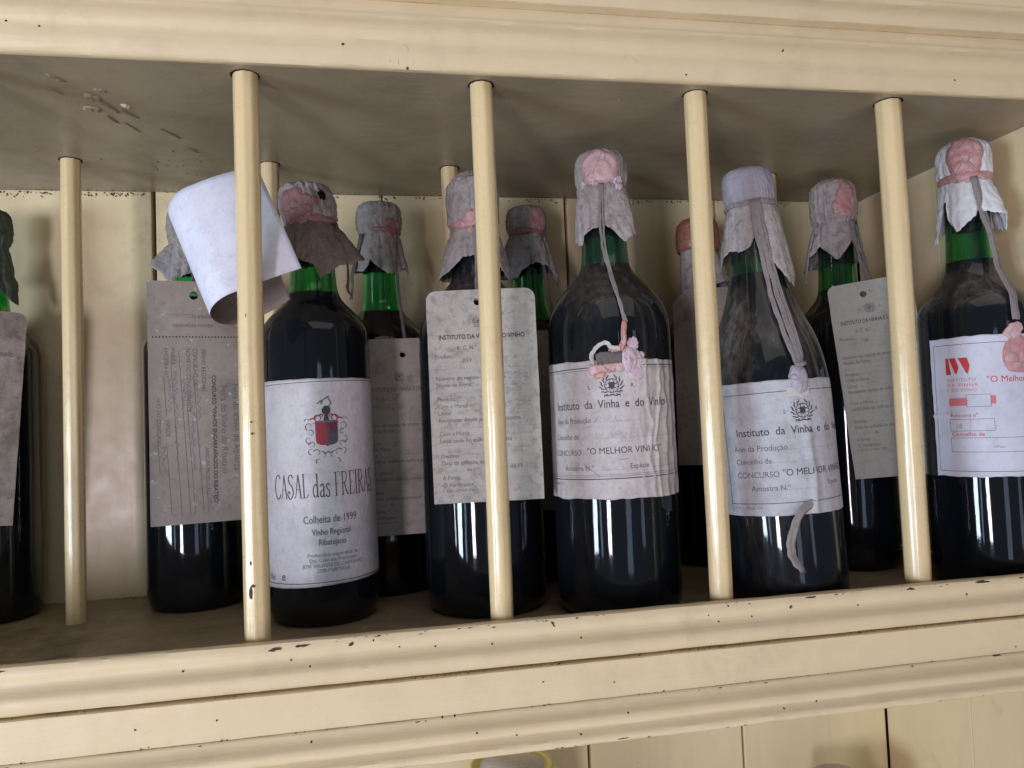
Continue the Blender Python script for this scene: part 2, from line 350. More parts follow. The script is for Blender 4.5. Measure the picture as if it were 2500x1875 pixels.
# thin grime built up along the joint of ceiling and back boards
def crumbs(name, pts, mat, parent, rmin=.0003, rmax=.0012, n=6):
    vs, fs = [], []
    for (x, y, z, nrm) in pts:
        r = random.uniform(rmin, rmax); nv = Vector(nrm)
        t1 = nv.orthogonal().normalized(); t2 = nv.cross(t1)
        ang = random.random()*6; e = random.uniform(.5, 1.6)
        c = Vector((x, y, z)); k = len(vs)
        vs.append(c+nv*r*.45)
        for i in range(n):
            a = 2*PI*i/n; rr = r*random.uniform(.6, 1.2)
            vs.append(c+(t1*cos(a+ang)*e+t2*sin(a+ang)/e)*rr)
        for i in range(n): fs.append((k, k+1+i, k+1+(i+1) % n))
    o = link(name, mesh(name, vs, fs), parent, mat, smooth=True); tag(o, kind='stuff'); return o
pts = []
for i in range(620):
    x = random.uniform(-.32, XR-.004); d = abs(random.gauss(0, .0016))
    if noise.noise(Vector((x*25, 0, 0))) > -.15:
        pts.append((x, YW-.0003, H-.0004-d, (0, -1, 0)))
for i in range(260):
    x = random.uniform(-.32, XR-.004); pts.append((x, YW-.003-abs(random.gauss(0, .003)), H-.0001, (0, 0, -1)))
for i in range(160): pts.append((random.uniform(-.3, .05), YW-.002-abs(random.gauss(0, .004)), .0003, (0, 0, 1)))
for i in range(26): pts.append((random.gauss(-.095, .014)+.02, random.gauss(.165, .018), H-.0001, (0, 0, -1)))
crumbs('grime', pts, 'grime', cab, .0002, .0010)
pts = [(random.uniform(-.3, .5), random.uniform(0, .22), H-.0001, (0, 0, -1)) for i in range(120)]
crumbs('paint_flecks', pts, 'chip_light', cab, .0002, .0006)
pts = [(random.uniform(-.28, .1), random.uniform(0, .22), .0002, (0, 0, 1)) for i in range(120)]
crumbs('dust_crumbs', pts, 'chip_light', cab, .0002, .0007)
# blistered paint on the ceiling
def blister(cx, cy, L, W, ang, h, seed, mat='ceiling', name='paint_blister'):
    L *= .8; W *= .8; h *= .7
    vs, fs = [], []; nr, na = 6, 26
    vs.append(Vector((0, 0, -h)))
    for i in range(1, nr+1):
        for j in range(na):
            a = 2*PI*j/na; rr = i/nr*(1+.5*noise.noise(Vector((cos(a)*1.6, sin(a)*1.6, seed)))+.4*noise.noise(Vector((cos(a)*4.6, sin(a)*4.6, seed))))
            x, y = cos(a)*rr*L, sin(a)*rr*W
            z = -h*max(0, 1-(i/nr)**2)*(1+.8*noise.noise(Vector((x*400, y*400, seed)))) - (h*.6 if .55 < i/nr < .8 else 0)*random.uniform(.2, 1)
            vs.append(Vector((x, y, z if i < nr else .0003)))
    for j in range(na): fs.append((0, 1+(j+1) % na, 1+j))
    for i in range(nr-1):
        for j in range(na):
            a = 1+i*na+j; b = 1+i*na+(j+1) % na; fs.append((a, b, b+na, a+na))
    o = link(name, mesh(name, vs, fs), cab, mat, smooth=True)
    o.location = (cx, cy, H); o.rotation_euler = (0, 0, ang)
    return o
for k, (x, y, L, W, a, h, mt) in enumerate([(-.104, .014, .009, .0016, 1.0, .0014, 'ceiling'), (-.094, .038, .007, .0045, .5, .0022, 'ceiling'), (-.099, .056, .0065, .004, .3, .0020, 'ceiling'),
        (-.086, .028, .005, .0022, .4, .001, 'ceiling'), (-.088, .052, .012, .0016, 1.2, .0016, 'ceiling'), (-.080, .060, .012, .0012, 1.1, .0014, 'ceiling'), (-.093, .070, .010, .0012, 1.3, .0014, 'ceiling'),
        (-.078, .050, .004, .003, 1.0, .0016, 'chip_light'), (-.084, .085, .012, .0010, 1.25, .0010, 'ceiling'), (-.062, .095, .014, .0009, 1.1, .0010, 'ceiling'), (-.112, .030, .010, .0010, 1.0, .001, 'ceiling'), (-.055, .125, .008, .0016, 1.0, .001, 'ceiling')]):
    blister(x, y, L, W, a, h, k*3.7, mt)
# chips and worm holes on the front mouldings: irregular patches that follow the face
def patch_on(yfun, x, z, w, h, mat, name, seed, tilt=0):
    vs = [(x, yfun(z)-.00035, z)]; n = 14
    for j in range(n):
        a = 2*PI*j/n; rr = 1+.5*noise.noise(Vector((cos(a)*2, sin(a)*2, seed)))
        rr *= .8*(1+.5*noise.noise(Vector((cos(a)*5, sin(a)*5, seed+3)))); dx, dz = cos(a)*rr*w, sin(a)*rr*h
        px, pz = x+dx*cos(tilt)-dz*sin(tilt), z+dx*sin(tilt)+dz*cos(tilt)
        vs.append((px, yfun(pz)-.00022, pz))
    fs = [(0, 1+(j+1) % n, 1+j) for j in range(n)]
    o = link(name, mesh(name, vs, fs), cab, mat); return o
fall = sorted([(z, y) for (y, z) in lip[2:] + [(-.0212, -.0082), (-.0214, -.02), (-.0214, -.0289)] + low[1:-1]])
yl = lambda z: interp(fall, z)
for k, (x, z, w, h, mt, t) in enumerate([(.012, .0150, .0045, .0010, 'chip', .1), (.026, .0155, .0042, .0008, 'chip', 0), (.052, .0140, .0022, .0011, 'chip', .6), (.050, .0136, .0010, .0008, 'chip_light', .6),
        (.166, .0150, .0008, .0016, 'chip', .5), (.316, .0118, .0010, .0015, 'chip', -.5), (.3175, .0108, .0006, .0009, 'chip_light', 0), (.330, .0165, .0040, .0005, 'chip', 0), (.4, .0162, .0030, .0008, 'chip', 0), (.452, .0165, .0075, .0009, 'chip', 0),
        (.455, .0155, .0050, .0007, 'chip_light', 0), (.482, .0168, .0022, .0005, 'chip', 0), (-.124, .0162, .0050, .0006, 'chip', 0), (-.128, .0155, .0030, .0006, 'chip_light', 0), (.2, -.0470, .0040, .0004, 'chip', .06), (.455, -.0292, .004, .0004, 'chip', .0),
        (.44, .0095, .0010, .0008, 'chip', -.4), (.362, .0092, .0009, .0006, 'chip', -.3), (.492, -.0470, .003, .0008, 'chip_light', 0), (.2, -.0205, .0006, .0005, 'chip', 0)]):
    patch_on(yl, x, z, w, h, mt, 'paint_chip', k*2.1, t)
for k, (x, z) in enumerate([(.020, .0085), (.030, .0050), (-.035, .0080), (.078, .0100), (.098, .0085), (.064, .0150), (.130, .0070), (.182, .0060), (.262, .0115), (.268, .0075), (.275, .0160), (.290, .0085), (.158, -.0160), (.100, -.0290), (.107, -.0290),
        (.118, -.0365), (.205, -.0355), (.176, -.0430), (.300, -.0425), (.322, -.0410), (-.058, -.0185), (-.018, -.0180), (.03, -.0330), (.47, -.0255), (.52, -.0335), (.49, -.0170), (.37, -.0065), (.23, -.0285), (.14, -.0400)]):
    patch_on(yl, x, z, .00062, .00058, 'hole', 'worm_hole', k*1.3)
fup = sorted([(z, y) for (y, z) in up_prof[2:18]])
yu = lambda z: interp(fup, z)
for k, (x, z) in enumerate([(-.120, .3535), (-.1165, .3545), (-.1005, .3525), (.265, .3425), (.455, .3470), (.51, .3455), (.33, .3600), (.52, .3490)]):
    patch_on(yu, x, z, .0007, .0007, 'hole', 'worm_hole', k*1.9)
for k, (x, z, w, h, t) in enumerate([(.093, .3505, .0030, .0007, -1.0), (.232, .3500, .0022, .0006, -1.1), (.225, .3515, .0014, .0007, -1.2), (.088, .3420, .0006, .0016, .1), (.097, .3422, .0005, .0014, .0), (.083, .3425, .0012, .0007, .0), (.38, .3408, .0008, .0012, .0)]):
    patch_on(yu, x, z, w, h, 'chip_light', 'paint_chip', k*1.9, t)

rr_ = random.Random(5)
vs, fs = [], []
for i in range(150):          # small knocks gathered along the top edge of the ledge and the lower arris
    x = rr_.uniform(-.2, .56); z = rr_.choice((.0168, .0172, .0160, -.0072, -.0298, -.0480)); 
    if noise.noise(Vector((x*14, z*40, 2))) < -.05: continue
    w_, h_ = rr_.uniform(.0003, .0018), rr_.uniform(.00015, .0004); k_ = len(vs); n_ = 7
    for j in range(n_):
        a_ = 2*PI*j/n_; q_ = rr_.uniform(.5, 1.2); zz = z+sin(a_)*h_*q_
        vs.append((x+cos(a_)*w_*q_, yl(zz)-.00025, zz))
    fs.append(tuple(range(k_, k_+n_)))
tag(link('small_knocks', mesh('small_knocks', vs, fs), cab, 'grime'), kind='stuff')
pts = []
for i in range(700):
    x = rr_.uniform(-.3, .75); z, y = rr_.choice(((-.0066, -.0200), (-.0072, -.0200), (-.0292, -.0220), (.3664, -.0236)))
    if noise.noise(Vector((x*18, z*90, 7))) > -.1: pts.append((x, y+rr_.uniform(-.0003, .0005), z+rr_.gauss(0, .0003), (0, -1, 0)))
crumbs('groove_grime', pts, 'grime', cab, .0002, .0006)

# rods: slightly faceted, hand planed dowels
def rod(x, y, r, seed, parent=cab):
    n, nz = 40, 60; vs, fs = [], []
    z0, z1 = -.0005, H+.001
    fac = [random.Random(seed+k).uniform(-.05, .05) for k in range(9)]
    for i in range(nz+1):
        z = z0+(z1-z0)*i/nz
        bx = .0006*noise.noise(Vector((z*7, seed, 0))); by = .0006*noise.noise(Vector((z*7, seed, 9)))
        for j in range(n):
            a = 2*PI*j/n
            f = 1+.030*cos(9*a+seed+.6*noise.noise(Vector((z*6, seed, 4))))*(.6+.8*noise.noise(Vector((cos(a), sin(a), seed)))) + .03*noise.noise(Vector((cos(a)*1.4, sin(a)*1.4, z*9+seed)))
            f += .012*noise.noise(Vector((cos(a)*5, sin(a)*5, z*50+seed)))+.022*noise.noise(Vector((cos(a)*2, sin(a)*2, z*24+seed)))
            vs.append((bx+cos(a)*r*f, by+sin(a)*r*f, z))
    for i in range(nz):
        for j in range(n):
            a = i*n+j; b = i*n+(j+1) % n; fs.append((a, b, b+n, a+n))
    o = link('rod', mesh('rod', vs, fs), parent, 'rod', smooth=True); o.location = (x, y, 0)
    # dark ring of dirt where the rod enters the ceiling
    vs, fs = [], []
    for j in range(n):
        a = 2*PI*j/n; q = .0007+.0006*noise.noise(Vector((cos(a)*3, sin(a)*3, seed)))
        vs += [(cos(a)*r*.95, sin(a)*r*.95, H-.0002), (cos(a)*(r+q+.0004), sin(a)*(r+q+.0004), H-.0002)]
    for j in range(n):
        k = (j+1) % n; fs.append((2*j, 2*j+1, 2*k+1, 2*k))
    g = link('dirt_ring', mesh('dirt_ring', vs, fs), o, 'gap')
    return o
ROD = [(-.155, 0, .0070), (.0008, 0, .0071), (.1392, 0, .0069), (.2792, 0, .0071), (.4195, 0, .0082)]
for k, (x, y, r) in enumerate(ROD): rod(x, y, r, 3.3+k*5.1)
for k, x in enumerate((-.1463, -.0041, .1358, .276, .416)): rod(x, .1542, .0069, 40+k*3.7)
# larger paint losses on the nearest rod
for k, (z, a, w, h) in enumerate([(.044, -.35, .0011, .0036), (.060, -.30, .0006, .0011), (.0475, -.15, .0012, .0008), (.198, -.20, .0005, .0012), (.138, .0, .0009, .0004), (.1315, .05, .0008, .0006)]):
    vs = []; n = 12; rr0 = .0073
    vs.append(Vector((.0008+sin(a)*rr0, -cos(a)*rr0, z)))
    for j in range(n):
        t = 2*PI*j/n; q = 1+.5*noise.noise(Vector((cos(t)*2, sin(t)*2, k*2.)))
        aa = a+cos(t)*w*q/.0071; vs.append(Vector((.0008+sin(aa)*rr0, -cos(aa)*rr0, z+sin(t)*h*q)))
    link('paint_chip', mesh('paint_chip', vs, [(0, 1+(j+1) % n, 1+j) for j in range(n)]), cab, 'chip')

# ------------------------------------------------------------------ print: flat lettering and marks
FONT_CACHE = {}
def text_polys(body, size, bold=0, sx=1.0, align='LEFT', spacing=1.0):
    if 'M' in body: bold = 0
    key = (body, bold, align, spacing)
    if key not in FONT_CACHE:
        cu = bpy.data.curves.new('txt', 'FONT'); cu.body = body; cu.size = 1; cu.align_x = align; cu.offset = bold
        cu.space_character = spacing; cu.resolution_u = 3
        o = bpy.data.objects.new('txt', cu)
        me = bpy.data.meshes.new_from_object(o)
        v = [tuple(x.co[:2]) for x in me.vertices]; f = [tuple(p.vertices) for p in me.polygons]
        bpy.data.meshes.remove(me); bpy.data.objects.remove(o); bpy.data.curves.remove(cu)
        FONT_CACHE[key] = (v, f)
    v, f = FONT_CACHE[key]
    return [(x*size*sx, y*size) for x, y in v], f
class Print:
    """collects flat 2-D marks (x right, y up, metres) per ink"""
    def __init__(s): s.L = {}
    def add(s, ink, v, f):
        V, Fc = s.L.setdefault(ink, ([], [])); k = len(V); V += v; Fc += [tuple(i+k for i in q) for q in f]
    def text(s, body, x, y, size, ink='ink', bold=0, sx=1.0, align='LEFT', rot=0, spacing=1.0):
        v, f = text_polys(body, size, bold, sx, align, spacing); c, n = cos(rot), sin(rot)
        s.add(ink, [(x+a*c-b*n, y+a*n+b*c) for a, b in v], f)
    def stroke(s, pts, wd, ink='ink', step=.002):
        P = []
        for a, b in zip(pts, pts[1:]):
            a, b = Vector(a), Vector(b); k = max(1, int((b-a).length/step))
            P += [a+(b-a)*i/k for i in range(k)]
        P.append(Vector(pts[-1])); v, f = [], []
        for i, p in enumerate(P):
            d = (P[min(i+1, len(P)-1)]-P[max(i-1, 0)])
            if d.length < 1e-9: d = Vector((1, 0))
            d.normalize(); n = Vector((-d.y, d.x))
            ww = wd(i/(len(P)-1)) if callable(wd) else wd
            v += [tuple(p+n*ww/2), tuple(p-n*ww/2)]
        f = [(2*i, 2*i+1, 2*i+3, 2*i+2) for i in range(len(P)-1)]
        s.add(ink, v, f)
    def dots(s, x0, x1, y, ink='ink_faint', step=.0016, d=.0008, wd=.00022):
        x = x0
        while x < x1:
            s.add(ink, [(x, y), (min(x+d, x1), y), (min(x+d, x1), y+wd), (x, y+wd)], [(0, 1, 2, 3)]); x += step
    def poly(s, pts, ink, band=.0014):
        pts = list(pts); xa, xb = min(p[0] for p in pts), max(p[0] for p in pts)
        k = max(1, math.ceil((xb-xa)/band))
        def clip(ps, x, keep):
            out = []
            for i, p in enumerate(ps):
                q = ps[(i+1) % len(ps)]; pi, qi = keep*(p[0]-x) >= 0, keep*(q[0]-x) >= 0
                if pi: out.append(p)
                if pi != qi: t = (x-p[0])/(q[0]-p[0]); out.append((x, p[1]+(q[1]-p[1])*t))
            return out
        for i in range(k):
            c = pts if k == 1 else clip(clip(pts, xa+(xb-xa)*i/k, 1), xa+(xb-xa)*(i+1)/k, -1)
            if len(c) > 2: s.add(ink, c, [tuple(range(len(c)))])
    def rect(s, x0, y0, x1, y1, wd, ink='ink'):
        s.stroke([(x0, y0), (x1, y0)], wd, ink); s.stroke([(x0, y1), (x1, y1)], wd, ink)
        s.stroke([(x0, y0), (x0, y1)], wd, ink); s.stroke([(x1, y0), (x1, y1)], wd, ink)
    def ellipse(s, cx, cy, a, b, ink, rot=0, n=10):
        s.poly([(cx+a*cos(t)*cos(rot)-b*sin(t)*sin(rot), cy+a*cos(t)*sin(rot)+b*sin(t)*cos(rot)) for t in [2*PI*i/n for i in range(n)]], ink)
    def scribble(s, x0, x1, y, h, ink='ink_blue', seed=0, wd=.00022):
        r = random.Random(seed); x = x0; pts = []; h *= .62
        while x < x1:
            if r.random() < .12 and len(pts) > 5:
                q = catmull([(a, b, 0) for a, b in pts], 4); s.stroke([(p.x, p.y) for p in q], wd*.8, ink, 1); pts = []; x += h*1.2
            pts.append((x, y+r.uniform(-.1, 1)*h if r.random() > .2 else y+h*r.uniform(1, 1.6))); x += h*r.uniform(.2, .55)
        if len(pts) > 2:
            q = catmull([(a, b, 0) for a, b in pts], 4); s.stroke([(p.x, p.y) for p in q], wd, ink, 1)
    def emblem(s, cx, cy, r, ink='ink'):
        for k in range(11):                     # laurel leaves, both sides
            for sg in (-1, 1):
                a = R_(-62+k*13.5); rr = r*(.80 if k % 2 else .93)
                x, y = cx+sg*cos(a)*rr, cy+sin(a)*rr*.9
                s.ellipse(x, y, r*.17, r*.055, ink, (a+.6) if sg > 0 else (PI-a-.6), 6)
        ring = lambda a, b, wd: s.stroke([(cx+a*cos(t), cy+b*sin(t)) for t in [2*PI*i/22 for i in range(23)]], wd, ink, 1)
        ring(r*.58, r*.58, r*.07); ring(r*.58, r*.2, r*.05); ring(r*.2, r*.58, r*.05)
        s.stroke([(cx-r*.54, cy-r*.3), (cx+r*.54, cy+r*.3)], r*.06, ink)
        s.poly([(cx-r*.24, cy+r*.30), (cx+r*.24, cy+r*.30), (cx+r*.24, cy-r*.1), (cx, cy-r*.34), (cx-r*.24, cy-r*.1)], ink)
        for sg in (-1, 1):
            s.stroke([(cx-sg*r*.15, cy-r*.72), (cx+sg*r*.35, cy-r*.84), (cx+sg*r*.7, cy-r*.74), (cx+sg*r*.62, cy-r*.92)], r*.09, ink)
    def build(s, mapper, parent, name='lettering'):
        vs, fs, mi, mats = [], [], [], []
        for k, (ink, (V, Fc)) in enumerate(s.L.items()):
            mats.append(ink); b = len(vs)
            vs += [mapper(x, y, .00010+.00003*k) for x, y in V]
            fs += [tuple(i+b for i in f) for f in Fc]; mi += [k]*len(Fc)
        me = mesh(name, vs, fs); me.polygons.foreach_set('material_index', mi)
        return link(name, me, parent, mats)

# hand-cut capitals of the wine name: strokes in a unit box (height 1)
GL = {
 'C': (.62, [([(.58, .84), (.50, .97), (.34, 1.0), (.18, .90), (.08, .68), (.05, .45), (.10, .20), (.22, .04), (.36, 0), (.50, .06), (.60, .20)], 1)]),
 'A': (.60, [([(.02, .0), (.12, .10), (.34, 1.0)], .6), ([(.34, 1.0), (.52, .0)], 1.1), ([(.14, .38), (.46, .36)], .5), ([(.46, 0), (.58, .0)], .6)]),
 'S': (.58, [([(.50, .86), (.40, .98), (.24, .98), (.14, .84), (.20, .66), (.40, .50), (.50, .30), (.42, .08), (.24, -.02), (.08, .08), (.04, .24), (.16, .30), (.22, .20)], 1)]),
 'L': (.52, [([(.14, 1), (.16, .02)], 1.1), ([(.02, 1), (.28, 1)], .5), ([(.04, 0), (.40, .01), (.46, .16)], .6)]),
 'F': (.54, [([(.16, 1), (.16, 0)], 1.1), ([(.02, .98), (.44, 1), (.50, .84)], .6), ([(.16, .52), (.38, .52)], .5), ([(.04, 0), (.28, 0)], .5)]),
 'R': (.62, [([(.14, 1), (.14, 0)], 1.1), ([(.02, .98), (.34, .98), (.46, .84), (.44, .66), (.32, .54), (.14, .52)], .8), ([(.26, .52), (.44, .12), (.58, 0)], 1), ([(.02, 0), (.24, 0)], .5)]),
 'E': (.54, [([(.14, 1), (.14, 0)], 1.1), ([(.02, .99), (.42, 1), (.46, .86)], .6), ([(.14, .52), (.36, .52)], .5), ([(.02, 0), (.42, .01), (.50, .16)], .6)]),
 'I': (.28, [([(.13, 1), (.13, 0)], 1.1), ([(.02, 1), (.25, 1)], .5), ([(.02, 0), (.25, 0)], .5)]),
 'd': (.50, [([(.36, .98), (.36, .06), (.44, 0)], 1), ([(.36, .46), (.22, .54), (.08, .38), (.06, .18), (.16, .02), (.28, .03), (.36, .12)], .8), ([(.26, .95), (.36, .99)], .6)]),
 'a': (.44, [([(.08, .44), (.20, .54), (.32, .46), (.32, .06), (.40, 0)], 1), ([(.32, .30), (.14, .26), (.06, .14), (.12, .01), (.24, .02), (.32, .12)], .8)]),
 's': (.38, [([(.30, .46), (.22, .54), (.10, .50), (.10, .36), (.26, .24), (.30, .10), (.20, -.01), (.06, .04), (.05, .12)], .9)]),
 ' ': (.26, [])}
def casal(P, x, y, h, sx, ink):
    words = 'CASAL das FREIRAS'
    for ch in words:
        wd, st = GL[ch]
        for pts, ww in st:
            q = catmull([(a, b, 0) for a, b in pts], 5) if len(pts) > 3 else [Vector((a, b, 0)) for a, b in pts]
            P.stroke([(x+p.x*h*sx, y+p.y*h) for p in q], .00062*ww, ink, 1)
        x += wd*h*sx
    return x

# ------------------------------------------------------------------ bottles
STD = [(.196, 1), (.203, .975), (.210, .88), (.217, .72), (.224, .55), (.231, .46), (.240, .43), (.262, .40), (.286, .375), (.2875, .42), (.2955, .42), (.2970, .385)]
BIG = [(.186, 1), (.198, .985), (.210, .91), (.220, .75), (.229, .565), (.236, .43), (.246, .385), (.27, .36), (.298, .335), (.300, .37), (.309, .37), (.311, .34)]
CHA = [(.140, 1), (.155, .985), (.170, .93), (.185, .83), (.200, .67), (.215, .55), (.235, .44), (.26, .36), (.276, .345), (.277, .38), (.286, .38), (.288, .35)]
def smooth_prof(tab, R, base=True):
    body = [(0, .0), (.0, .55), (.0008, .86), (.004, .955), (.010, .995), (.018, 1.0)] if base else []
    neck = tab[:]
    # refine with catmull in (z, r)
    P = [(a, b*R, 0) for a, b in neck[:-4]]
    q = [(p.x, p.y) for p in catmull(P, 4)]
    rim = [(a, b*R) for a, b in neck[-4:]]
    return [(a, b*R) for a, b in body]+[(.06, R), (.12, R) if neck[0][0] > .125 else (.10, R)]+q+rim
def lathe(name, prof, parent, mat, n=72, close_top=False, wob=0, seed=0):
    vs, fs = [], []; m_ = len(prof)
    for (z, r) in prof:
        for j in range(n):
            a = 2*PI*j/n
            d = 1+wob*noise.noise(Vector((cos(a), sin(a), z*30+seed)))
            vs.append((cos(a)*r*d, sin(a)*r*d, z))
    for i in range(m_-1):
        for j in range(n):
            a = i*n+j; b = i*n+(j+1) % n; fs.append((a, b, b+n, a+n))
    if close_top: fs.append(tuple((m_-1)*n+j for j in range(n)))
    if prof[0][1] < 1e-6:
        pass
    me = mesh(name, vs, fs); bm = bmesh.new(); bm.from_mesh(me); bmesh.ops.remove_doubles(bm, verts=bm.verts, dist=1e-6)
    bmesh.ops.recalc_face_normals(bm, faces=bm.faces); bm.to_mesh(me); bm.free()
    return link(name, me, parent, mat, smooth=True)
class Bottle: pass
def make_bottle(x, y, R, kind, fill, glass, label, tiltdeg=0, tiltx=0, group='old wine bottles behind the bars'):
    B = Bottle(); B.R = R
    d = Vector((CAM.x-x, CAM.y-y)).normalized(); yaw = math.atan2(d.x, -d.y)
    B.o = empty('wine_bottle', (x, y, 0), yaw, label, 'wine bottle', group)
    if tiltdeg or tiltx: B.o.rotation_euler = (R_(tiltx), R_(tiltdeg), yaw)
    outer = smooth_prof(kind, R); B.prof = outer
    t = .0028
    inner = [(0.012, 0.0), (.008, R*.5), (.006, R-.008), (.010, R-t-.001)]
    for z, r in outer:
        if z > .016 and z < outer[-1][0]-.001: inner.append((z, max(r-t, .0085) if z < outer[-4][0]-.003 else .0092))
    shell = outer+[(outer[-1][0], .0094)]+inner[::-1][1:]
    g = lathe('glass', shell, B.o, glass, 80)
    wine = [(z-.003 if z < .012 else z, max(0, r+(.0016 if r > .004 else 0))) for z, r in inner if z < fill]
    rf = interp([(z, r) for z, r in inner[3:]], fill)+.0016
    wine += [(fill-.0004, rf), (fill, rf-.0006), (fill, 0)]
    lathe('wine', wine, B.o, 'wine', 64)
    # the stopper
    zt = outer[-1][0]
    lathe('cork', [(zt-.035, 0), (zt-.035, .0088), (zt-.0006, .0088), (zt-.0006, 0)], B.o, 'chip', 24)
    B.rad = lambda z: interp(outer[4:], z)
    return B
def P3(B, th, z, off):                       # point on the bottle: th degrees right of facing, z up, off out from the glass
    r = B.rad(z)+off; a = R_(th); return Vector((sin(a)*r, -cos(a)*r, z))
def cyl_label(B, th0, th1, z0, z1, mat, prt=None, rot=0, crease=None, bulge=None, ragged=.0004, name='paper_label', lift=.0004, label=None, uneven=(0, 0)):
    """paper glued round the glass; print coordinates: x along the arc from th=0, y = height above the base"""
    R = B.R; nx, ny = (300, 80) if crease else (96, 40)
    def mp(x, y, off):
        th = x/R
        o = lift+off
        if crease: o += crease(x, y)
        rr = B.rad(y)+o
        return Vector((sin(th)*rr, -cos(th)*rr, y))
    vs, fs = [], []
    xa, xb = R_(th0)*R, R_(th1)*R
    for j in range(ny+1):
        for i in range(nx+1):
            s, t = i/nx, j/ny
            x = xa+(xb-xa)*s+ragged*noise.noise(Vector((t*9, 2 if s < .5 else 7, xa*40)))*(1 if s in (0, 1) else 0)
            zz0 = z0+uneven[0]*(s-.5); zz1 = z1+uneven[1]*(s-.5)
            y = zz0+(zz1-zz0)*t+(ragged*noise.noise(Vector((s*14, 3 if t < .5 else 9, xa*40))) if t in (0, 1) else 0)
            vs.append(mp(x, y, 0))
    for j in range(ny):
        for i in range(nx):
            a = j*(nx+1)+i; fs.append((a, a+1, a+nx+2, a+nx+1))
    o = link(name, mesh(name, vs, fs), B.o, mat, smooth=True)
    sd = o.modifiers.new('thickness', 'SOLIDIFY'); sd.thickness = .00025; sd.offset = -1
    if prt:
        cr, sr = cos(rot), sin(rot)
        prt.build(lambda x, y, off: mp(x*cr-(y-(z0+z1)/2)*sr, (z0+z1)/2+x*sr+(y-(z0+z1)/2)*cr, off), o)
    if label: o['label'] = label
    return o

def ridged(p, s=1.0):
    return 1-abs(noise.noise(p*s))*2
def make_cap(B, top, tie, r_top, r_tie, hem, mats='cap_grey', seed=0, crumple=.0011, fold=.0016, rows=14, cx=0, cy=0, topflat=.002, name='paper_cap', nf=9, label=None):
    """paper gathered over the mouth and tied; hem = list of (theta deg, drop, flare)"""
    prof = [(0, top), (r_top*.45, top-.0004), (r_top*.80, top-topflat), (r_top*.97, top-topflat-.0035), (r_top*1.03, top-(top-tie)*.45), (r_top*1.01, tie+.006), (r_top*.93, tie+.002), (r_tie, tie)]
    pp = [(p.x, p.y) for p in catmull([(a, b, 0) for a, b in prof], 4)]
    n = 180; vs, fs = [], []
    hem = sorted(hem); hh = [(hem[-1][0]-360,)+tuple(hem[-1][1:])]+hem+[(hem[0][0]+360,)+tuple(hem[0][1:])]
    dl = [(a, b) for a, b, c in hh]; fl = [(a, c*.78 if c < .02 else c) for a, b, c in hh]
    tot = len(pp)+rows
    for i in range(tot):
        for j in range(n):
            deg = -180+360*j/n; a = R_(deg)
            if i < len(pp):
                r, z = pp[i]
                p = Vector((sin(a)*r, -cos(a)*r, z)); nv = Vector((sin(a), -cos(a), .3)).normalized() if r > .004 else Vector((0, 0, 1))
                q = p*170+Vector((seed, seed*2, 0)); k = min(1, r/(r_top*.5))
                d = crumple*((ridged(q)-.45)*.8+.55*(ridged(q*2.3)-.45))*k
                near = max(0, 1-(z-tie)/(top-tie)*1.3)
                vertical = crumple*(.35+1.0*near)*(1-2*abs((a*9/PI+2.2*noise.noise(Vector((cos(a)*2, sin(a)*2, seed+z*12))))%1-.5)*2)*.5+crumple*.4*abs(noise.noise(Vector((cos(a)*7+seed, sin(a)*7, z*60))))
                p += nv*(d+vertical*k)
            else:
                t = (i-len(pp)+1)/rows
                L = interp(dl, deg)*(1+.035*noise.noise(Vector((cos(a)*9, sin(a)*9, seed)))+.025*noise.noise(Vector((cos(a)*30, sin(a)*30, seed)))); F_ = interp(fl, deg)
                r = r_tie+F_*(t**.8)
                z = tie-L*t
                fa = (sin(a*nf+seed)+.7*sin(a*(nf*1.7)+seed*2.3)+.8*noise.noise(Vector((cos(a)*4, sin(a)*4, seed))))
                saw = 1-4*abs((a*nf/(2*PI)*1.4+1.1*noise.noise(Vector((cos(a)*2.5, sin(a)*2.5, seed+t*.6))))%1-.5)
                r += fold*.78*(.55*fa+.75*saw*(.7+.6*noise.noise(Vector((cos(a)*3, sin(a)*3, seed+9)))))*(.45+.55*t)
                r += .0011*noise.noise(Vector((cos(a)*5, sin(a)*5, t*3.2+seed)))*t
                p = Vector((sin(a)*r, -cos(a)*r, z))
                q = p*150+Vector((seed, 0, seed))
                p += Vector((sin(a), -cos(a), 0))*crumple*.9*(ridged(q)-.4)
                gr = B.rad(min(max(z, .02), B.prof[-1][0]-.001))+.0007
                rr = math.hypot(p.x, p.y)
                if rr < gr: p.x *= gr/rr; p.y *= gr/rr
            p.x += cx*((p.z-tie)/(top-tie) if p.z > tie else 0); p.y += cy*((p.z-tie)/(top-tie) if p.z > tie else 0)
            vs.append(p)
    for i in range(tot-1):
        for j in range(n):
            a = i*n+j; b = i*n+(j+1) % n; fs.append((a, b, b+n, a+n) if True else None)
    me = mesh(name, vs, fs)
    bm = bmesh.new(); bm.from_mesh(me); bmesh.ops.remove_doubles(bm, verts=bm.verts[:n], dist=1e-6)
    bmesh.ops.recalc_face_normals(bm, faces=bm.faces); bm.to_mesh(me); bm.free()
    if not isinstance(mats, (list, tuple)): mats = (mats, mats)
    o = link(name, me, B.o, mats, smooth=True)
    for p in me.polygons: p.material_index = 1 if p.center.z < tie-.0004 else 0
    sd = o.modifiers.new('thickness', 'SOLIDIFY'); sd.thickness = .00022; sd.offset = 1
    B.cap = o; B.cprof = [(r, z) for r, z in pp]
    B.ctop, B.ctie, B.crt, B.ctr, B.cx = top, tie, r_top, r_tie, cx
    if label: o['label'] = label
    return o
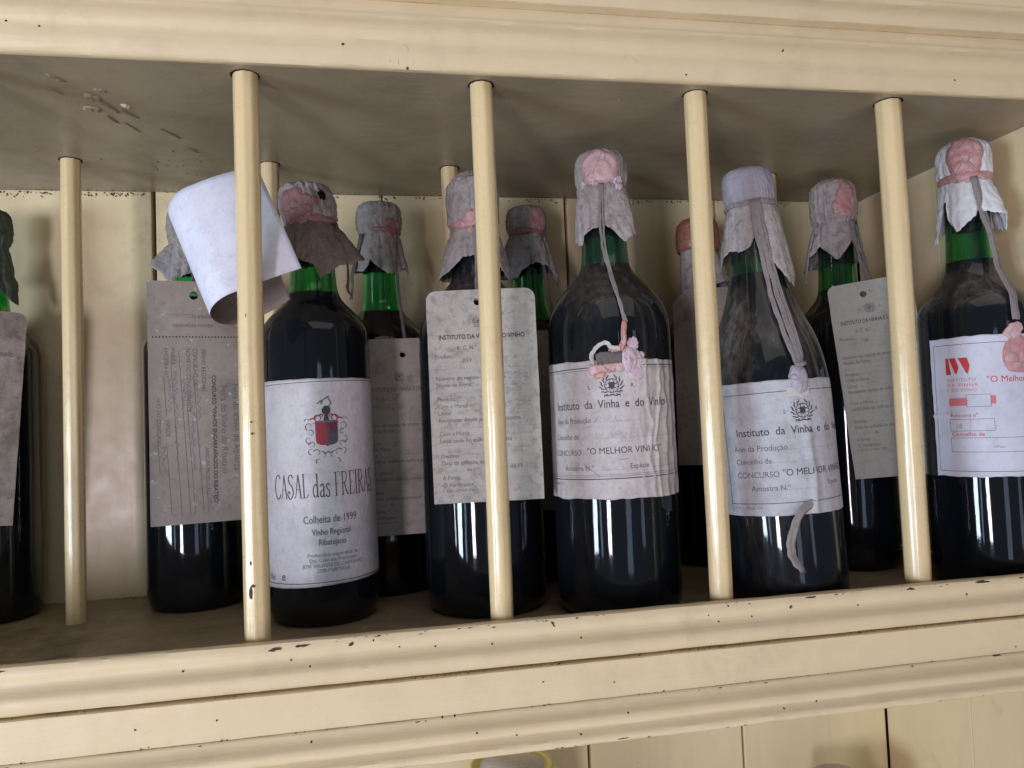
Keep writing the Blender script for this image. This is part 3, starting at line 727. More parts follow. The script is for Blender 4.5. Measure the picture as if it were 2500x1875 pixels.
def cap_point(B, th, s, off):
    """s = distance from the top centre along the cap"""
    acc = 0; pr = B.cprof
    for (r1, z1), (r2, z2) in zip(pr, pr[1:]):
        d = math.hypot(r2-r1, z2-z1)
        if acc+d >= s or (r2, z2) == pr[-1]:
            t = (s-acc)/d if d else 0; r = r1+(r2-r1)*t; z = z1+(z2-z1)*t
            nr, nz = -(z2-z1)/d, (r2-r1)/d
            if nr < -.3: nr, nz = 1, 0
            if s-acc > d: r, z = r2+.0008, z2-(s-acc-d); nr, nz = 1, 0
            return Vector((sin(th)*(r+nr*off)+B.cx*max(0, (z-B.ctie)/(B.ctop-B.ctie)), -cos(th)*(r+nr*off), z+nz*off))
        acc += d
def wax_blob(B, th, s, wa, hb, h, mat, seed, name='wax_seal', parent=None, rag=.28, lift=.0006):
    nr, na = 14, 48; R = B.crt; vs, fs = [], []
    for i in range(nr+1):
        q = i/nr
        for j in range(na):
            a = 2*PI*j/na; e = 1+rag*noise.noise(Vector((cos(a)*1.8, sin(a)*1.8, seed)))+rag*.5*noise.noise(Vector((cos(a)*5, sin(a)*5, seed+4)))
            dx, dy = cos(a)*q*e*wa, -sin(a)*q*e*hb
            hh = h*.62*(max(0, 1-q**6.0)) *(.8+.8*noise.noise(Vector((dx*260, dy*260, seed))))+ (h*.22 if .60 < q < .80 else 0)
            if q == 1: hh = -.0004
            vs.append(cap_point(B, R_(th)+dx/R, max(.0005, s+dy), lift+hh))
    for i in range(nr):
        for j in range(na):
            a = i*na+j; b = i*na+(j+1) % na; fs.append((a, a+na, b+na, b))
    me = mesh(name, vs, fs); bm = bmesh.new(); bm.from_mesh(me); bmesh.ops.remove_doubles(bm, verts=bm.verts, dist=1e-6); bm.to_mesh(me); bm.free()
    return link(name, me, parent or B.cap, mat, smooth=True)
def wax_band(B, t0, t1, z, r, w, mat, seed, name='wax_band'):
    nt, nc = 60, 10; vs, fs = [], []
    for i in range(nt+1):
        th = R_(t0+(t1-t0)*i/nt); e = sin(PI*i/nt)**.35
        ww = w*e*(1+.45*noise.noise(Vector((th*3, seed, 0)))); zz = z+.0010*noise.noise(Vector((th*2, seed, 5)))
        for j in range(nc):
            a = 2*PI*j/nc
            rr = r+.0014*cos(a)*e+.0003*noise.noise(Vector((th*9, a, seed)))
            vs.append((sin(th)*rr, -cos(th)*rr, zz+sin(a)*ww))
    for i in range(nt):
        for j in range(nc):
            a = i*nc+j; b = i*nc+(j+1) % nc; fs.append((a, b, b+nc, a+nc))
    return link(name, mesh(name, vs, fs), B.cap, mat, smooth=True)
def free_blob(B, th, z, wa, hb, h, mat, seed, name='wax_seal', rag=.2, lobes=0, lift=.001, tilt=0, rings=0):
    """wax lump lying on the bottle wall"""
    nr, na = 18, 72; vs, fs = [], []
    for i in range(nr+1):
        q = i/nr
        for j in range(na):
            a = 2*PI*j/na; e = 1+rag*noise.noise(Vector((cos(a)*1.9, sin(a)*1.9, seed)))+rag*.30*noise.noise(Vector((cos(a)*3.4, sin(a)*3.4, seed)))
            x0, y0 = cos(a)*q*e*wa, sin(a)*q*e*hb
            dx, dy = x0*cos(tilt)-y0*sin(tilt), x0*sin(tilt)+y0*cos(tilt)
            hh = h*(1-q**4)*(.75+.5*noise.noise(Vector((dx*120, dy*120, seed))))
            if rings: hh += h*.28*cos(q*PI*rings+a*1.0)*(1-q)
            if q == 1: hh = -lift*.8
            zz = z+dy
            vs.append(P3(B, th+math.degrees(dx/B.R), zz, lift+hh))
    for i in range(nr):
        for j in range(na):
            a = i*na+j; b = i*na+(j+1) % na; fs.append((a, b, b+na, a+na))
    me = mesh(name, vs, fs); bm = bmesh.new(); bm.from_mesh(me); bmesh.ops.remove_doubles(bm, verts=bm.verts, dist=1e-6); bm.to_mesh(me); bm.free()
    return link(name, me, B.o, mat, smooth=True)
def cp(th, r, z): a = R_(th); return Vector((sin(a)*r, -cos(a)*r, z))
def ribbon(parent, pts, width, mat='ribbon', name='ribbon', twist=0, fold=.0004, n=7, fray=True, label=None, seed=0, nrm=None):
    P = catmull(pts, n); vs, fs = [], []; nc = 5; K = len(P)
    P = [p+Vector((noise.noise(Vector((i*.31, seed, 2)))*.0006, noise.noise(Vector((i*.31, seed, 6)))*.0003, 0)) if 0 < i < K-1 else p for i, p in enumerate(P)]
    for i, p in enumerate(P):
        t = (P[min(i+1, K-1)]-P[max(i-1, 0)]).normalized()
        out = nrm or Vector((p.x, p.y, 0)).normalized()
        wdir = t.cross(out).normalized(); out2 = wdir.cross(t)
        if twist:
            a = twist*(i/K); wdir, out2 = wdir*cos(a)+out2*sin(a), out2*cos(a)-wdir*sin(a)
        w = width*.88*(1+.25*noise.noise(Vector((i*.35, seed, 1))))
        for k in range(nc):
            s = k/(nc-1)-.5
            vs.append(p+wdir*w*s+out2*(fold*.6*cos(s*9+i*.15)+.0002*noise.noise(Vector((i*.6, k, seed)))))
    for i in range(K-1):
        for k in range(nc-1):
            a = i*nc+k; fs.append((a, a+1, a+nc+1, a+nc))
    if fray:
        k0 = len(vs); e = P[-1]; t = (P[-1]-P[-2]).normalized(); base = (K-1)*nc
        for k in range(nc-1):
            vs.append((Vector(vs[base+k])+Vector(vs[base+k+1]))/2+t*width*random.uniform(.15, .8)); fs.append((base+k, base+k+1, k0+k))
    o = link(name, mesh(name, vs, fs), parent, mat, smooth=True)
    sd = o.modifiers.new('thickness', 'SOLIDIFY'); sd.thickness = .00035; sd.offset = 0
    if label: o['label'] = label
    return o

# ------------------------------------------------------------------ tags
def make_tag(B, x0, x1, z0, z1, out, mat, prt, hole=None, rot=0, corner=.005, label='', chamfer=False, group='inspection tags hanging on bottles', lean=0, bow=-.0012):
    w_, h_ = x1-x0, z1-z0; cx, cz = (x0+x1)/2, (z0+z1)/2
    cu = bpy.data.curves.new('card_tag', 'CURVE'); cu.dimensions = '2D'; cu.fill_mode = 'BOTH'; cu.extrude = .0003
    def spl(pts):
        s = cu.splines.new('POLY'); s.points.add(len(pts)-1); s.use_cyclic_u = True
        for p, q in zip(s.points, pts): p.co = (q[0], q[1], 0, 1)
    pts = []
    a, b = w_/2, h_/2
    if corner and not chamfer:
        for (sx, sy, st) in ((1, 1, 0), (-1, 1, 90)):
            for k in range(7):
                t = R_(st+15*k); pts.append((sx*(a-corner)+cos(t)*corner, sy*(b-corner)+sin(t)*corner))
    elif chamfer:
        pts += [(a, b-corner), (a-corner, b), (-a+corner, b), (-a, b-corner)]
    else: pts += [(a, b), (-a, b)]
    for k in range(12): pts.append((-a+.00015*random.uniform(-1, 1), b-corner-(2*b-corner)*(k+1)/13))
    pts += [(-a, -b), (a, -b)]
    for k in range(12): pts.append((a+.00015*random.uniform(-1, 1), -b+(2*b-corner)*(k+1)/13))
    spl(pts)
    if hole:
        hx, hz, hr = hole; spl([(hx-cx+cos(2*PI*k/20)*hr*(1+.1*random.random()), hz-cz-sin(2*PI*k/20)*hr*(1+.1*random.random())) for k in range(20)])
    co_ = bpy.data.objects.new('t', cu); me = bpy.data.meshes.new_from_object(co_); bpy.data.objects.remove(co_)
    bm = bmesh.new(); bm.from_mesh(me)
    for ax, half, nn in ((Vector((1, 0, 0)), a, 9), (Vector((0, 1, 0)), b, 14)):
        for i in range(1, nn):
            bmesh.ops.bisect_plane(bm, geom=bm.verts[:]+bm.edges[:]+bm.faces[:], plane_co=ax*(-half+2*half*i/nn), plane_no=ax, dist=1e-6)
    bs = (x0*97+z0*31+out*500) % 7
    def bend(x, y): return bow*(x/a)**2*(1+.5*y/b)-abs(bow)*.8*max(0, -y/b)**2*(.5+.5*sin(bs))*(1+x/a)+.0005*noise.noise(Vector((x*40, y*40, bs)))
    for v in bm.verts: v.co.z += bend(v.co.x, v.co.y)
    bm.to_mesh(me); bm.free()
    o = link('card_tag', me, None, mat)
    rotm = B.o.matrix_basis if False else (Matrix.Translation(B.o.location) @ Matrix.Rotation(B.o.rotation_euler[2], 4, 'Z'))
    o.matrix_world = rotm @ Matrix.Translation((cx, -out, cz)) @ Matrix.Rotation(R_(90-lean), 4, 'X') @ Matrix.Rotation(rot, 4, 'Z')
    tag(o, label, 'tag', group)
    if prt:
        prt.build(lambda x, y, off: Vector((x, y, .0003+off+bend(x, y))), o)
    return o
def institute_print(w, h, faint=False, seed=0, dy=0):
    P = Print(); ik, sk, dk = ('ink', 'ink_soft', 'ink_faint') if not faint else ('ink_soft', 'ink_soft', 'ink_pale')
    k = .0000899; Y = lambda y: h/2-(y-15)*k+dy; wr = w/.0737; X = lambda x: -w/2+(x-82)*k*.985*wr
    P.emblem(X(470), Y(258), .0042, sk); P.text('S.', X(355), Y(275), .0030, sk); P.text('R.', X(560), Y(270), .0030, sk)
    P.text('INSTITUTO DA VINHA E DO VINHO', X(165), Y(385), .0045, ik, .012, .80*wr)
    sz = .00395
    def row(t, x, y, d0=None, d1=850, ink=sk, size=sz):
        if t: P.text(t, X(x), Y(y), size, ink, .004, .93*wr)
        if d0: P.dots(X(d0), X(d1), Y(y), dk)
    row('R. C. N.º', 300, 465, 462, 680); row('Produto:', 130, 525, 275); row('/ 19', 345, 560, 225, 340); P.dots(X(415), X(560), Y(560), dk)
    row('', 0, 607, 100)
    row('Número do registo de amostra', 132, 690, 640); row('Nome da Firma', 134, 740, 405); row('', 0, 788, 130)
    row('Produto', 136, 845, 275); row('Com a Marca', 137, 898, 380); row('Litros', 138, 950, 250)
    row('Recipiente donde se colhe a amostra', 140, 1002); row('', 0, 1050, 140)
    row('Com a Marca', 143, 1103, 385); row('Local onde foi colhida a amostra', 144, 1156, 745); row('', 0, 1205, 145)
    row('Destino', 148, 1268, 300); row('Data da colheita da amostra', 150, 1320); row('de', 335, 1372, 180, 325); P.dots(X(380), X(640), Y(1372), dk)
    row('de 19', 668, 1362, 770, 850); row('A Firma', 152, 1430, 310); row('O Verificador', 153, 1483, 400)
    P.text('I. V. V. — Mod. 030', X(152), Y(1520), .0026, sk)
    for q, (x0, x1, y) in enumerate([(330, 470, 930), (400, 780, 735), (640, 830, 665), (700, 830, 870), (300, 480, 835), (390, 480, 890), (390, 480, 1195), (300, 480, 1255), (240, 310, 1368), (640, 740, 215)]):
        P.scribble(X(x0), X(x1), Y(y), .0022, 'ink_faint', seed+q)
    return P

# ================================================================== the bottles, left to right
GRP = 'old wine bottles behind the bars'
# A: cut by the left edge of the picture
A = make_bottle(-.2216, .1930, .0378, STD, .232, 'g_clean', 'dark green bottle at the far left edge, hung with a mouldy card tag')
make_cap(A, .312, .283, .0175, .0150, [(-180, .03, .006), (-90, .03, .006), (-30, .03, .004), (20, .034, .005), (52, .044, .008), (75, .046, .010), (95, .030, .007), (130, .03, .006)], 'cap_green', 11.2, .0012, .0012)
A.cap['label'] = 'mouldy dark green and brown paper cap'
tagA = make_tag(A, -.0425, .0210, .0735, .2290, .0410, 'tag_old', institute_print(.0635, .1555, True, 50), (-.009, .219, .0026), R_(-3.9), .006, 'mouldy grey card tag cut by the left edge of the photo')
ribbon(A.cap, [cp(0, .016, .284), cp(-8, .020, .262), cp(-14, .029, .240), cp(-15, .038, .228), Vector((-.009, -.0413, .219))], .0035, 'ribbon_dark')

# B: behind the curled paper
B_ = make_bottle(-.0700, .1868, .0365, STD, .2395, 'g_teal', 'dark green bottle with a brown card tag, half hidden by the curled white paper')
make_cap(B_, .312, .283, .0168, .0150, [(-180, .022, .006), (-120, .024, .006), (-92, .016, .010), (-78, .019, .0198), (-66, .024, .010), (-50, .033, .009), (-30, .030, .006), (0, .026, .004), (40, .028, .005), (90, .026, .006)], 'cap_grey', 7.7, .0012, .0012)
P = Print()
wB, hB = .0665, .1800
k = .18/1190.   # metre per source pixel of the tag, measured
X = lambda px: -wB/2+(px-357)*.0665/237; Y = lambda py: hB/2-(py-684)*.18/594
P.text('VINHO REGIONAL', X(518), Y(790), .0036, 'ink_soft', .003, .95, rot=PI)
P.text('AMOSTRA N.º', X(535), Y(768), .0036, 'ink_soft', .003, .95, rot=PI); P.stroke([(X(403), Y(766)), (X(473), Y(766))], .0003, 'ink_soft')
P.scribble(X(410), X(470), Y(775), .0022, 'ink_faint', 3)
xx = 370
while xx < 585: P.ellipse(X(xx), Y(822), .0005, .0006, 'hole', n=7); xx += 8
def down(t, px, py, size, ink='ink_soft', bold=.003, sx=.95): P.text(t, X(px), Y(py), size, ink, bold, sx, rot=-PI/2)
down('ANO DO CONCURSO', 376, 970, .0037); down('AMOSTRA N.º', 396, 848, .0037); down('ESPÉCIE', 397, 1025, .0037); down('MARCA', 412, 848, .0040)
down('NOME DO CONCORRENTE', 449, 850, .0040); down('CONCELHO DE', 466, 850, .0042); down('VINHO REGIONAL', 486, 850, .0042)
down('CONCURSO "VINHOS ENGARRAFADOS DO RIBATEJO"', 511, 917, .0040, 'ink', .010, .98)
down('ANO DA PRODUÇÃO', 492, 1095, .0037); down('Feira do Vinho do Ribatejo', 533, 942, .0062, 'ink_soft', -.004, .98); down('Feira do Vinho de Alpiarça', 563, 938, .0062, 'ink_soft', -.004, .98)
for px, a, b in [(394, 920, 1015), (398, 1078, 1255), (412, 893, 1255), (431, 856, 1255), (449, 983, 1255), (467, 926, 1255), (494, 1200, 1255), (377, 1070, 1150)]:
    P.stroke([(X(px), Y(a)), (X(px+(b-a)*.055), Y(b))], .00028, 'ink_soft')
for q, (px, a, b) in enumerate([(400, 925, 1010), (416, 905, 1150), (436, 925, 1000), (455, 985, 1150), (472, 960, 1030), (385, 1085, 1140), (498, 1210, 1250)]):
    r = random.Random(q); z = a; pts = []
    while z < b: pts.append((X(px+r.uniform(0, 11)), Y(z))); z += r.uniform(3, 7)
    q_ = catmull([(u, v, 0) for u, v in pts], 4); P.stroke([(p.x, p.y) for p in q_], .00024, 'ink_blue', 1)
tagB = make_tag(B_, -.0308, .0357, .0665, .2465, .0400, 'tag_brown', P, (.0011, .2358, .0029), 0, 0, 'brown card tag with sideways print and a dotted tear line, below the curled white paper')
ribbon(B_.cap, [cp(0, .016, .284), cp(2, .018, .268), cp(5, .022, .254), cp(3, .034, .243), Vector((.0011, -.0403, .2365))], .004, 'cap_brown', fray=False)

# C: the white label with the coat of arms
C_ = make_bottle(.0312, .1121, .038, STD, .2295, 'g_clean', 'dark bottle with a white label bearing a red shield and large narrow lettering', tiltdeg=-.6)
P = Print()
X = lambda px: .1316*(px-452)/905*.63; # not used
def lab(th): return R_(th)*.038
hC0, hC1 = .0285, .1665
x0, x1 = lab(-73), lab(91)
P.stroke([(x0+.0016, hC0+.0022), (x0+.0016, hC1-.0022)], .00035, 'brown_ink')
P.stroke([(x0+.0016, hC1-.0022), (x1, hC1-.0022)], .00042, 'brown_ink'); P.stroke([(x0+.0016, hC0+.0022), (x1, hC0+.0022)], .00055, 'brown_ink')
cxx = lab(8.5); 
# shield: red left half, slate right half
def shield(cx, cy, w_, h_, side, ink):
    pts = [(0, .5), (side*.5, .5), (side*.5, -.22), (side*.46, -.36), (side*.30, -.44), (side*.08, -.46), (0, -.52)]
    P.poly([(cx+a*w_, cy+b*h_) for a, b in pts][::(1 if side < 0 else -1)], ink)
sy = .1290
shield(cxx, sy, .0148, .0165, -1, 'crest_red'); shield(cxx, sy, .0148, .0165, 1, 'crest_blue'); P.poly([(cxx+.0001, sy+.0082), (cxx+.0073, sy+.0082), (cxx+.0073, sy+.0010), (cxx+.0001, sy+.0014)], 'crest_plum')
P.poly([(cxx+.0002, sy+.00825), (cxx+.0072, sy+.00825), (cxx+.0072, sy+.0012), (cxx+.0002, sy+.0012)][::-1], 'crest_red') if False else None
for i in range(3):
    for j in range(3): P.ellipse(cxx+.0018+.0019*i, sy+.0045-.0038*j, .0004, .0005, 'ink', n=6)
P.stroke([(cxx-.0074, sy+.0083), (cxx+.0074, sy+.0083)], .0012, 'ink_soft')
# helmet, neck and raised arm with a club
P.poly([(cxx-.0020, sy+.0088), (cxx+.0020, sy+.0088), (cxx+.0012, sy+.0125), (cxx+.0030, sy+.0148), (cxx+.0030, sy+.0172), (cxx+.0014, sy+.0188), (cxx-.0008, sy+.0188), (cxx-.0026, sy+.0168), (cxx-.0026, sy+.0145), (cxx-.0010, sy+.0125)], 'ink')
P.stroke([(cxx+.0018, sy+.0182), (cxx+.0036, sy+.0205), (cxx+.0020, sy+.0238), (cxx+.0008, sy+.0245)], .0007, 'ink_soft')
P.stroke([(cxx-.0055, sy+.0205), (cxx+.0024, sy+.0252)], .0007, 'ink_soft'); P.stroke([(cxx-.0030, sy+.0200), (cxx-.0020, sy+.0225), (cxx-.0038, sy+.0222)], .0010, 'ink_soft')
for sg in (-1, 1):
    for (ax, ay, rr, t0, t1, wd, ink) in [(.0050, .0105, .0026, 0, 4.6, .0012, 'crest_red'), (.0086, .0085, .0024, .6, 5, .0009, 'crest_red'), (.0030, .0118, .0016, 0, 4, .0010, 'crest_red'),
            (.0112, .0055, .0028, -1, 3.4, .0005, 'ink_soft'), (.0104, .0010, .0022, 1, 6, .0005, 'ink_soft'), (.0118, -.0035, .0026, -2, 2.4, .0005, 'ink_soft'), (.0098, -.0070, .0024, 0, 5, .0005, 'ink_soft'),
            (.0106, -.0112, .0024, -1.5, 2.6, .0005, 'ink_soft'), (.0070, -.0125, .0026, .5, 4.8, .0005, 'ink_soft'), (.0040, -.0145, .0030, 1.5, 4.4, .0005, 'ink_soft'), (.0064, -.0178, .0018, -1, 2.5, .0006, 'ink_soft'), (.0022, -.0118, .0018, 3, 6, .0005, 'ink_soft'), (.0124, .0092, .0018, 0, 3.6, .0004, 'ink_soft')]:
        pts = []
        for q in range(13):
            t = t0+(t1-t0)*q/12; r_ = rr*(1-.55*q/12); pts.append((cxx+sg*(ax+cos(t)*r_), sy+ay+sin(t)*r_))
        P.stroke(pts, (lambda W: (lambda u: W*(1.25-u)))(wd), ink, 1)
adv = sum(GL[ch][0] for ch in 'CASAL das FREIRAS')
casal(P, lab(-51), .0872, .0158, (lab(63)-lab(-51))/adv/.0158, 'name_ink')
def ctext(t, th, y, size, ink='ink_soft', bold=.0, sx=.72): P.text(t, lab(th), y, size, ink, bold, sx, 'CENTER')
ctext('Colheita de 1999', 8, .0700, .0072, 'ink_soft', .004); ctext('Vinho Regional', 8.5, .0620, .0060, 'ink_soft', .004); ctext('Ribatejano', 8.5, .0552, .0060, 'ink_soft', .004)
ctext('Produzido e engarrafado na', 9, .0478, .0034, 'ink_faint', .002, .9); ctext('Qta. Casal das Freiras por', 9, .0443, .0034, 'ink_faint', .002, .9)
ctext('JOSÉ VALENTE DE CARVALHO', 9, .0408, .0034, 'ink_faint', .002, .9); ctext('2300 PORTUGAL', 9, .0374, .0034, 'ink_faint', .002, .9)
P.text('75cl', lab(-67), .0330, .0052, 'ink_soft', .003, .75); P.text('e', lab(-47), .0330, .0078, 'ink_soft', .012, .9); P.text('12% vol', lab(62), .040, .0036, 'ink_faint', 0, .8)
def creaseC(x, y): return .00018*max(0, noise.noise(Vector((x*120, y*60, 1.1))))+.00010*noise.noise(Vector((x*420, y*300, 3)))
cyl_label(C_, -73, 92, hC0, hC1, 'label_white', P, rot=R_(.8), crease=creaseC, uneven=(.0035, 0))
make_cap(C_, .3095, .2800, .0184, .0165, [(-180, .026, .008), (-120, .028, .008), (-75, .022, .010), (-58, .024, .011), (-40, .034, .006), (-28, .028, .006), (2, .033, .007), (12, .043, .010), (40, .034, .014), (62, .030, .022), (80, .026, .020), (110, .026, .008)], ('cap_grey', 'cap_brown'), 1.4, .0017, .0016, cx=-.0035)
C_.cap['label'] = 'crumpled brown paper cap with a torn hole'
wax_blob(C_, -28, .0330, .0150, .0125, .0017, 'wax_dull', 2.2); wax_band(C_, -75, 85, .2815, .0180, .0026, 'wax_dull', 5.)
wax_blob(C_, 32, .0260, .0028, .0040, .0002, 'hole', 9.1, name='torn_hole', lift=.0012)
ribbon(C_.cap, [cp(62, .020, .280), cp(68, .024, .262), cp(66, .027, .245), cp(62, .027, .232), cp(60, .030, .226)], .005, 'ribbon_dark')

# D: behind C
D_ = make_bottle(.0785, .1868, .036, STD, .2260, 'g_teal', 'green bottle standing behind the red-shield bottle, with a loose tag at its front', tiltdeg=0)
make_cap(D_, .3185, .2915, .0176, .0155, [(-180, .026, .006), (-110, .030, .008), (-60, .032, .008), (-38, .034, .007), (-22, .024, .005), (-5, .030, .005), (20, .036, .006), (42, .034, .007), (60, .030, .010), (75, .040, .012), (100, .028, .006)], 'cap_grey', 3.9, .0012, .0013)
wax_blob(D_, 45, .0390, .0110, .0095, .0013, 'wax_dull', 4.4); wax_band(D_, -25, 95, .2930, .0172, .0022, 'wax_dull', 2.2)
tagD = make_tag(D_, -.0200, .0500, .0483, .2005, .0392, 'tag_dim', institute_print(.070, .1525, True, 20, -.008), (.0156, .1878, .0021), R_(.5), .001, 'dim dusty card tag squeezed between the red-shield bottle and the large spotted tag')
ribbon(D_.cap, [cp(44, .0190, .2915), cp(42, .0205, .2700), cp(40, .0215, .2460), cp(32, .0300, .2200), cp(27, .0372, .2020), Vector((.0158, -.0397, .1890))], .0032, fray=False)
ribbon(D_.cap, [cp(-50, .019, .290), cp(-58, .022, .272), cp(-64, .025, .258), cp(-66, .025, .244), cp(-70, .026, .238)], .0050, 'ribbon_dark')

# E: big spotted tag behind the second bar
E_ = make_bottle(.1458, .1005, .0432, BIG, .2475, 'g_dusty', 'large dark bottle behind the second front bar, carrying the big spotted tag')
make_cap(E_, .3170, .2745, .0182, .0160, [(-180, .030, .008), (-120, .036, .010), (-88, .036, .012), (-72, .039, .014), (-58, .034, .011), (-42, .030, .008), (-28, .024, .005), (10, .022, .004), (45, .030, .008), (70, .040, .014), (95, .034, .012)], 'cap_grey', 6.1, .0013, .0016, topflat=.006)
wax_band(E_, -70, 80, .2765, .0178, .0040, 'wax_pink', 3.1); wax_blob(E_, 6, .0520, .0090, .0100, .0014, 'wax_pink', 5.4); wax_blob(E_, 34, .0420, .0080, .0150, .0012, 'wax_pink', 7.4)
tagE = make_tag(E_, -.0335, .0402, .0795, .2224, .0468, 'tag_grey', institute_print(.0737, .1429, False, 0), (.0010, .2140, .0023), R_(.4), .0065, 'large spotted grey card tag crossed by the second front bar')
ribbon(E_.cap, [cp(2, .0190, .2735), cp(3, .0205, .2560), cp(4, .0215, .2440), cp(2, .0320, .2310), Vector((.0010, -.0473, .2150))], .0034, fray=False)

# F: behind E and G
F_ = make_bottle(.2050, .1888, .036, STD, .2150, 'g_clean', 'bright green necked bottle at the back between the spotted tag and the big central bottle')
make_cap(F_, .3175, .2915, .0164, .0150, [(-180, .03, .006), (-100, .034, .014), (-75, .038, .014), (-50, .040, .006), (-30, .037, .004), (-5, .030, .004), (20, .026, .006), (50, .030, .010), (68, .038, .015), (88, .044, .014), (110, .03, .006)], 'cap_grey', 8.6, .0011, .0014)
wax_blob(F_, 40, .0270, .0090, .0140, .0013, 'wax_pink', 6.4); wax_band(F_, -80, 75, .2935, .0163, .0026, 'wax_dull', 6.2)
ribbon(F_.cap, [cp(38, .0180, .2911), cp(45, .0195, .2667), cp(44, .0215, .2465), cp(44, .0275, .2240), cp(34, .0365, .2060)], .0038)
make_tag(F_, -.012, .054, .060, .205, .0385, 'tag_dim', None, (.020, .196, .0022), 0, .004, 'shadowed card tag almost hidden behind the large spotted tag')

# G: the large central bottle
G_ = make_bottle(.2337, .0627, .0428, BIG, .2390, 'g_dusty', 'large round-shouldered central bottle with a crumpled label and a pink wax rose')
P = Print(); lg = lambda th: R_(th)*.0428
zb = lambda v: .1695-(v-897)*(.0891/308)
P.stroke([(lg(-85), .1656), (lg(86), .1656)], .00060, 'ink'); P.stroke([(lg(-85), .1640), (lg(86), .1640)], .00025, 'ink_soft')
P.stroke([(lg(-85), .0928), (lg(86), .0928)], .00060, 'ink'); P.stroke([(lg(-85), .0944), (lg(86), .0944)], .00025, 'ink_soft'); P.stroke([(lg(-85), .0955), (lg(86), .0955)], .00020, 'ink_soft')
P.emblem(lg(1.5), .1530, .0078, 'ink'); P.text('S.', lg(-20), .1512, .0036, 'ink'); P.text('R.', lg(18), .1516, .0036, 'ink')
P.text('Instituto  da  Vinha  e  do  Vinho', lg(-57), .1388, .0078, 'ink', .006, .80)
P.text('Ano da Produção', lg(-58), .1296, .0052, 'ink_soft', .003, .80); P.dots(lg(-17), lg(22), .1296, 'ink_faint', .0012, .0007)
P.text('Concelho de', lg(-60), .1190, .0052, 'ink_soft', .003, .80); P.dots(lg(-28), lg(60), .1190, 'ink_pale', .0014, .0008)
P.text('CONCURSO', lg(-62), .1085, .0052, 'ink_soft', .004, .84); P.text('"O MELHOR VINHO"', lg(-24), .1090, .0060, 'ink', .003, .93); P.text('.', lg(34), .1090, .005, 'ink')
P.text('Amostra N.º', lg(-49), .0985, .0048, 'ink_soft', .003, .92); P.dots(lg(-16), lg(12), .0985, 'ink_soft', .0011, .0007); P.text('Espécie', lg(13), .0990, .0048, 'ink_soft', .003, .92); P.dots(lg(33), lg(60), .0990, 'ink_faint', .0012, .0007)
P.text('I. V. V. — Mod. 111', lg(-84), .0890, .0030, 'ink_soft', .003)
P.scribble(lg(-15), lg(14), .1302, .0032, 'ink_pale', 5); P.scribble(lg(-26), lg(22), .1196, .0036, 'ink_pale', 6); P.stroke([(lg(-26), .1262), (lg(-18), .1275)], .0004, 'ink_faint'); P.stroke([(lg(-16), .1296), (lg(-11), .1338)], .0003, 'ink_faint')
P.scribble(lg(-12), lg(10), .0993, .0030, 'ink_pale', 8); P.stroke([(lg(-28), .1035), (lg(-14), .0945)], .0006, 'ink_pale'); P.stroke([(lg(5), .1050), (lg(12), .1052)], .0005, 'ink_faint')
def creaseG(x, y):
    s = max(0, min(1, (x/.0428*57.3-16)/28)); a = 0
    for (c0, amp, wd, ph) in ((34, 1.0, 2.2, 0), (44, .8, 2.0, 2), (54, .9, 3.0, 4), (26, .5, 1.8, 5), (64, .8, 3, 7), (74, .6, 3, 9)):
        c = c0+7*noise.noise(Vector((y*26, ph, .5)))+3*noise.noise(Vector((y*90, ph, 2)))
        d = (x/.0428*57.3-c)/wd; a += amp*math.exp(-d*d)*(.5+.9*abs(noise.noise(Vector((y*35, ph, 8)))))
    l = .00035*max(0, noise.noise(Vector((x*260, y*22, 4))))
    return .0021*a*s+l+.00016*noise.noise(Vector((x*330, y*260, 1)))
cyl_label(G_, -86, 82, .0795, .1700, 'label_grey', P, rot=R_(1.0), crease=creaseG, ragged=.0009)
make_cap(G_, .3215, .2935, .0176, .0172, [(-180, .028, .003), (-120, .030, .004), (-75, .038, .003), (-52, .041, .0035), (-44, .034, .003), (-30, .031, .002), (-8, .030, .002), (4, .029, .002), (20, .033, .003), (40, .041, .006), (58, .036, .008), (75, .030, .008), (84, .034, .006), (110, .03, .004)], 'cap_grey', 2.3, .0008, .0012, nf=5)
wax_blob(G_, -5, .0290, .0140, .0135, .0018, 'wax_pale', 8.8, rag=.2); wax_blob(G_, 42, .0400, .0040, .0050, .0014, 'wax_lilac', 2.8); wax_blob(G_, -48, .0400, .0022, .0030, .001, 'ribbon_white', 3.3, name='paper_scrap')
off = .0010
ribbon(G_.cap, [cp(-2, .0192, .294), cp(-4, .0198, .279), cp(-6, .0200, .265), cp(-3, .0200, .2492), cp(5, .0250, .2324), cp(9, .0378, .216), cp(12, .0440, .2027), cp(14, .0450, .1940)], .0019, fray=False)
ribbon(G_.cap, [cp(2, .0194, .294), cp(1, .0200, .279), cp(0, .0203, .265), cp(2, .0205, .2492), cp(8, .0252, .2324), cp(10.5, .0379, .216), cp(13, .0441, .2027), cp(16, .0450, .1940)], .0015, fray=False, seed=4)
ribbon(G_.o, [cp(14, .0455, .1944), cp(12.5, .0462, .1877), cp(12, .0465, .181), cp(9, .0466, .1772), cp(4, .0468, .1765), cp(0, .047, .1772)], .0042, 'wax_red', 'wax_crust', fray=False, fold=.0008, seed=9)
ribbon(G_.o, [cp(9, .0470, .1770), cp(2, .0478, .1776), cp(-2, .049, .1806), cp(-7, .050, .1792), cp(-12, .0495, .1752), cp(-14, .0480, .1712), cp(-12, .0470, .1675)], .0030, 'ribbon_white', 'ribbon_loop', fray=False, twist=.9, label='white ribbon loop with a dark inner side')
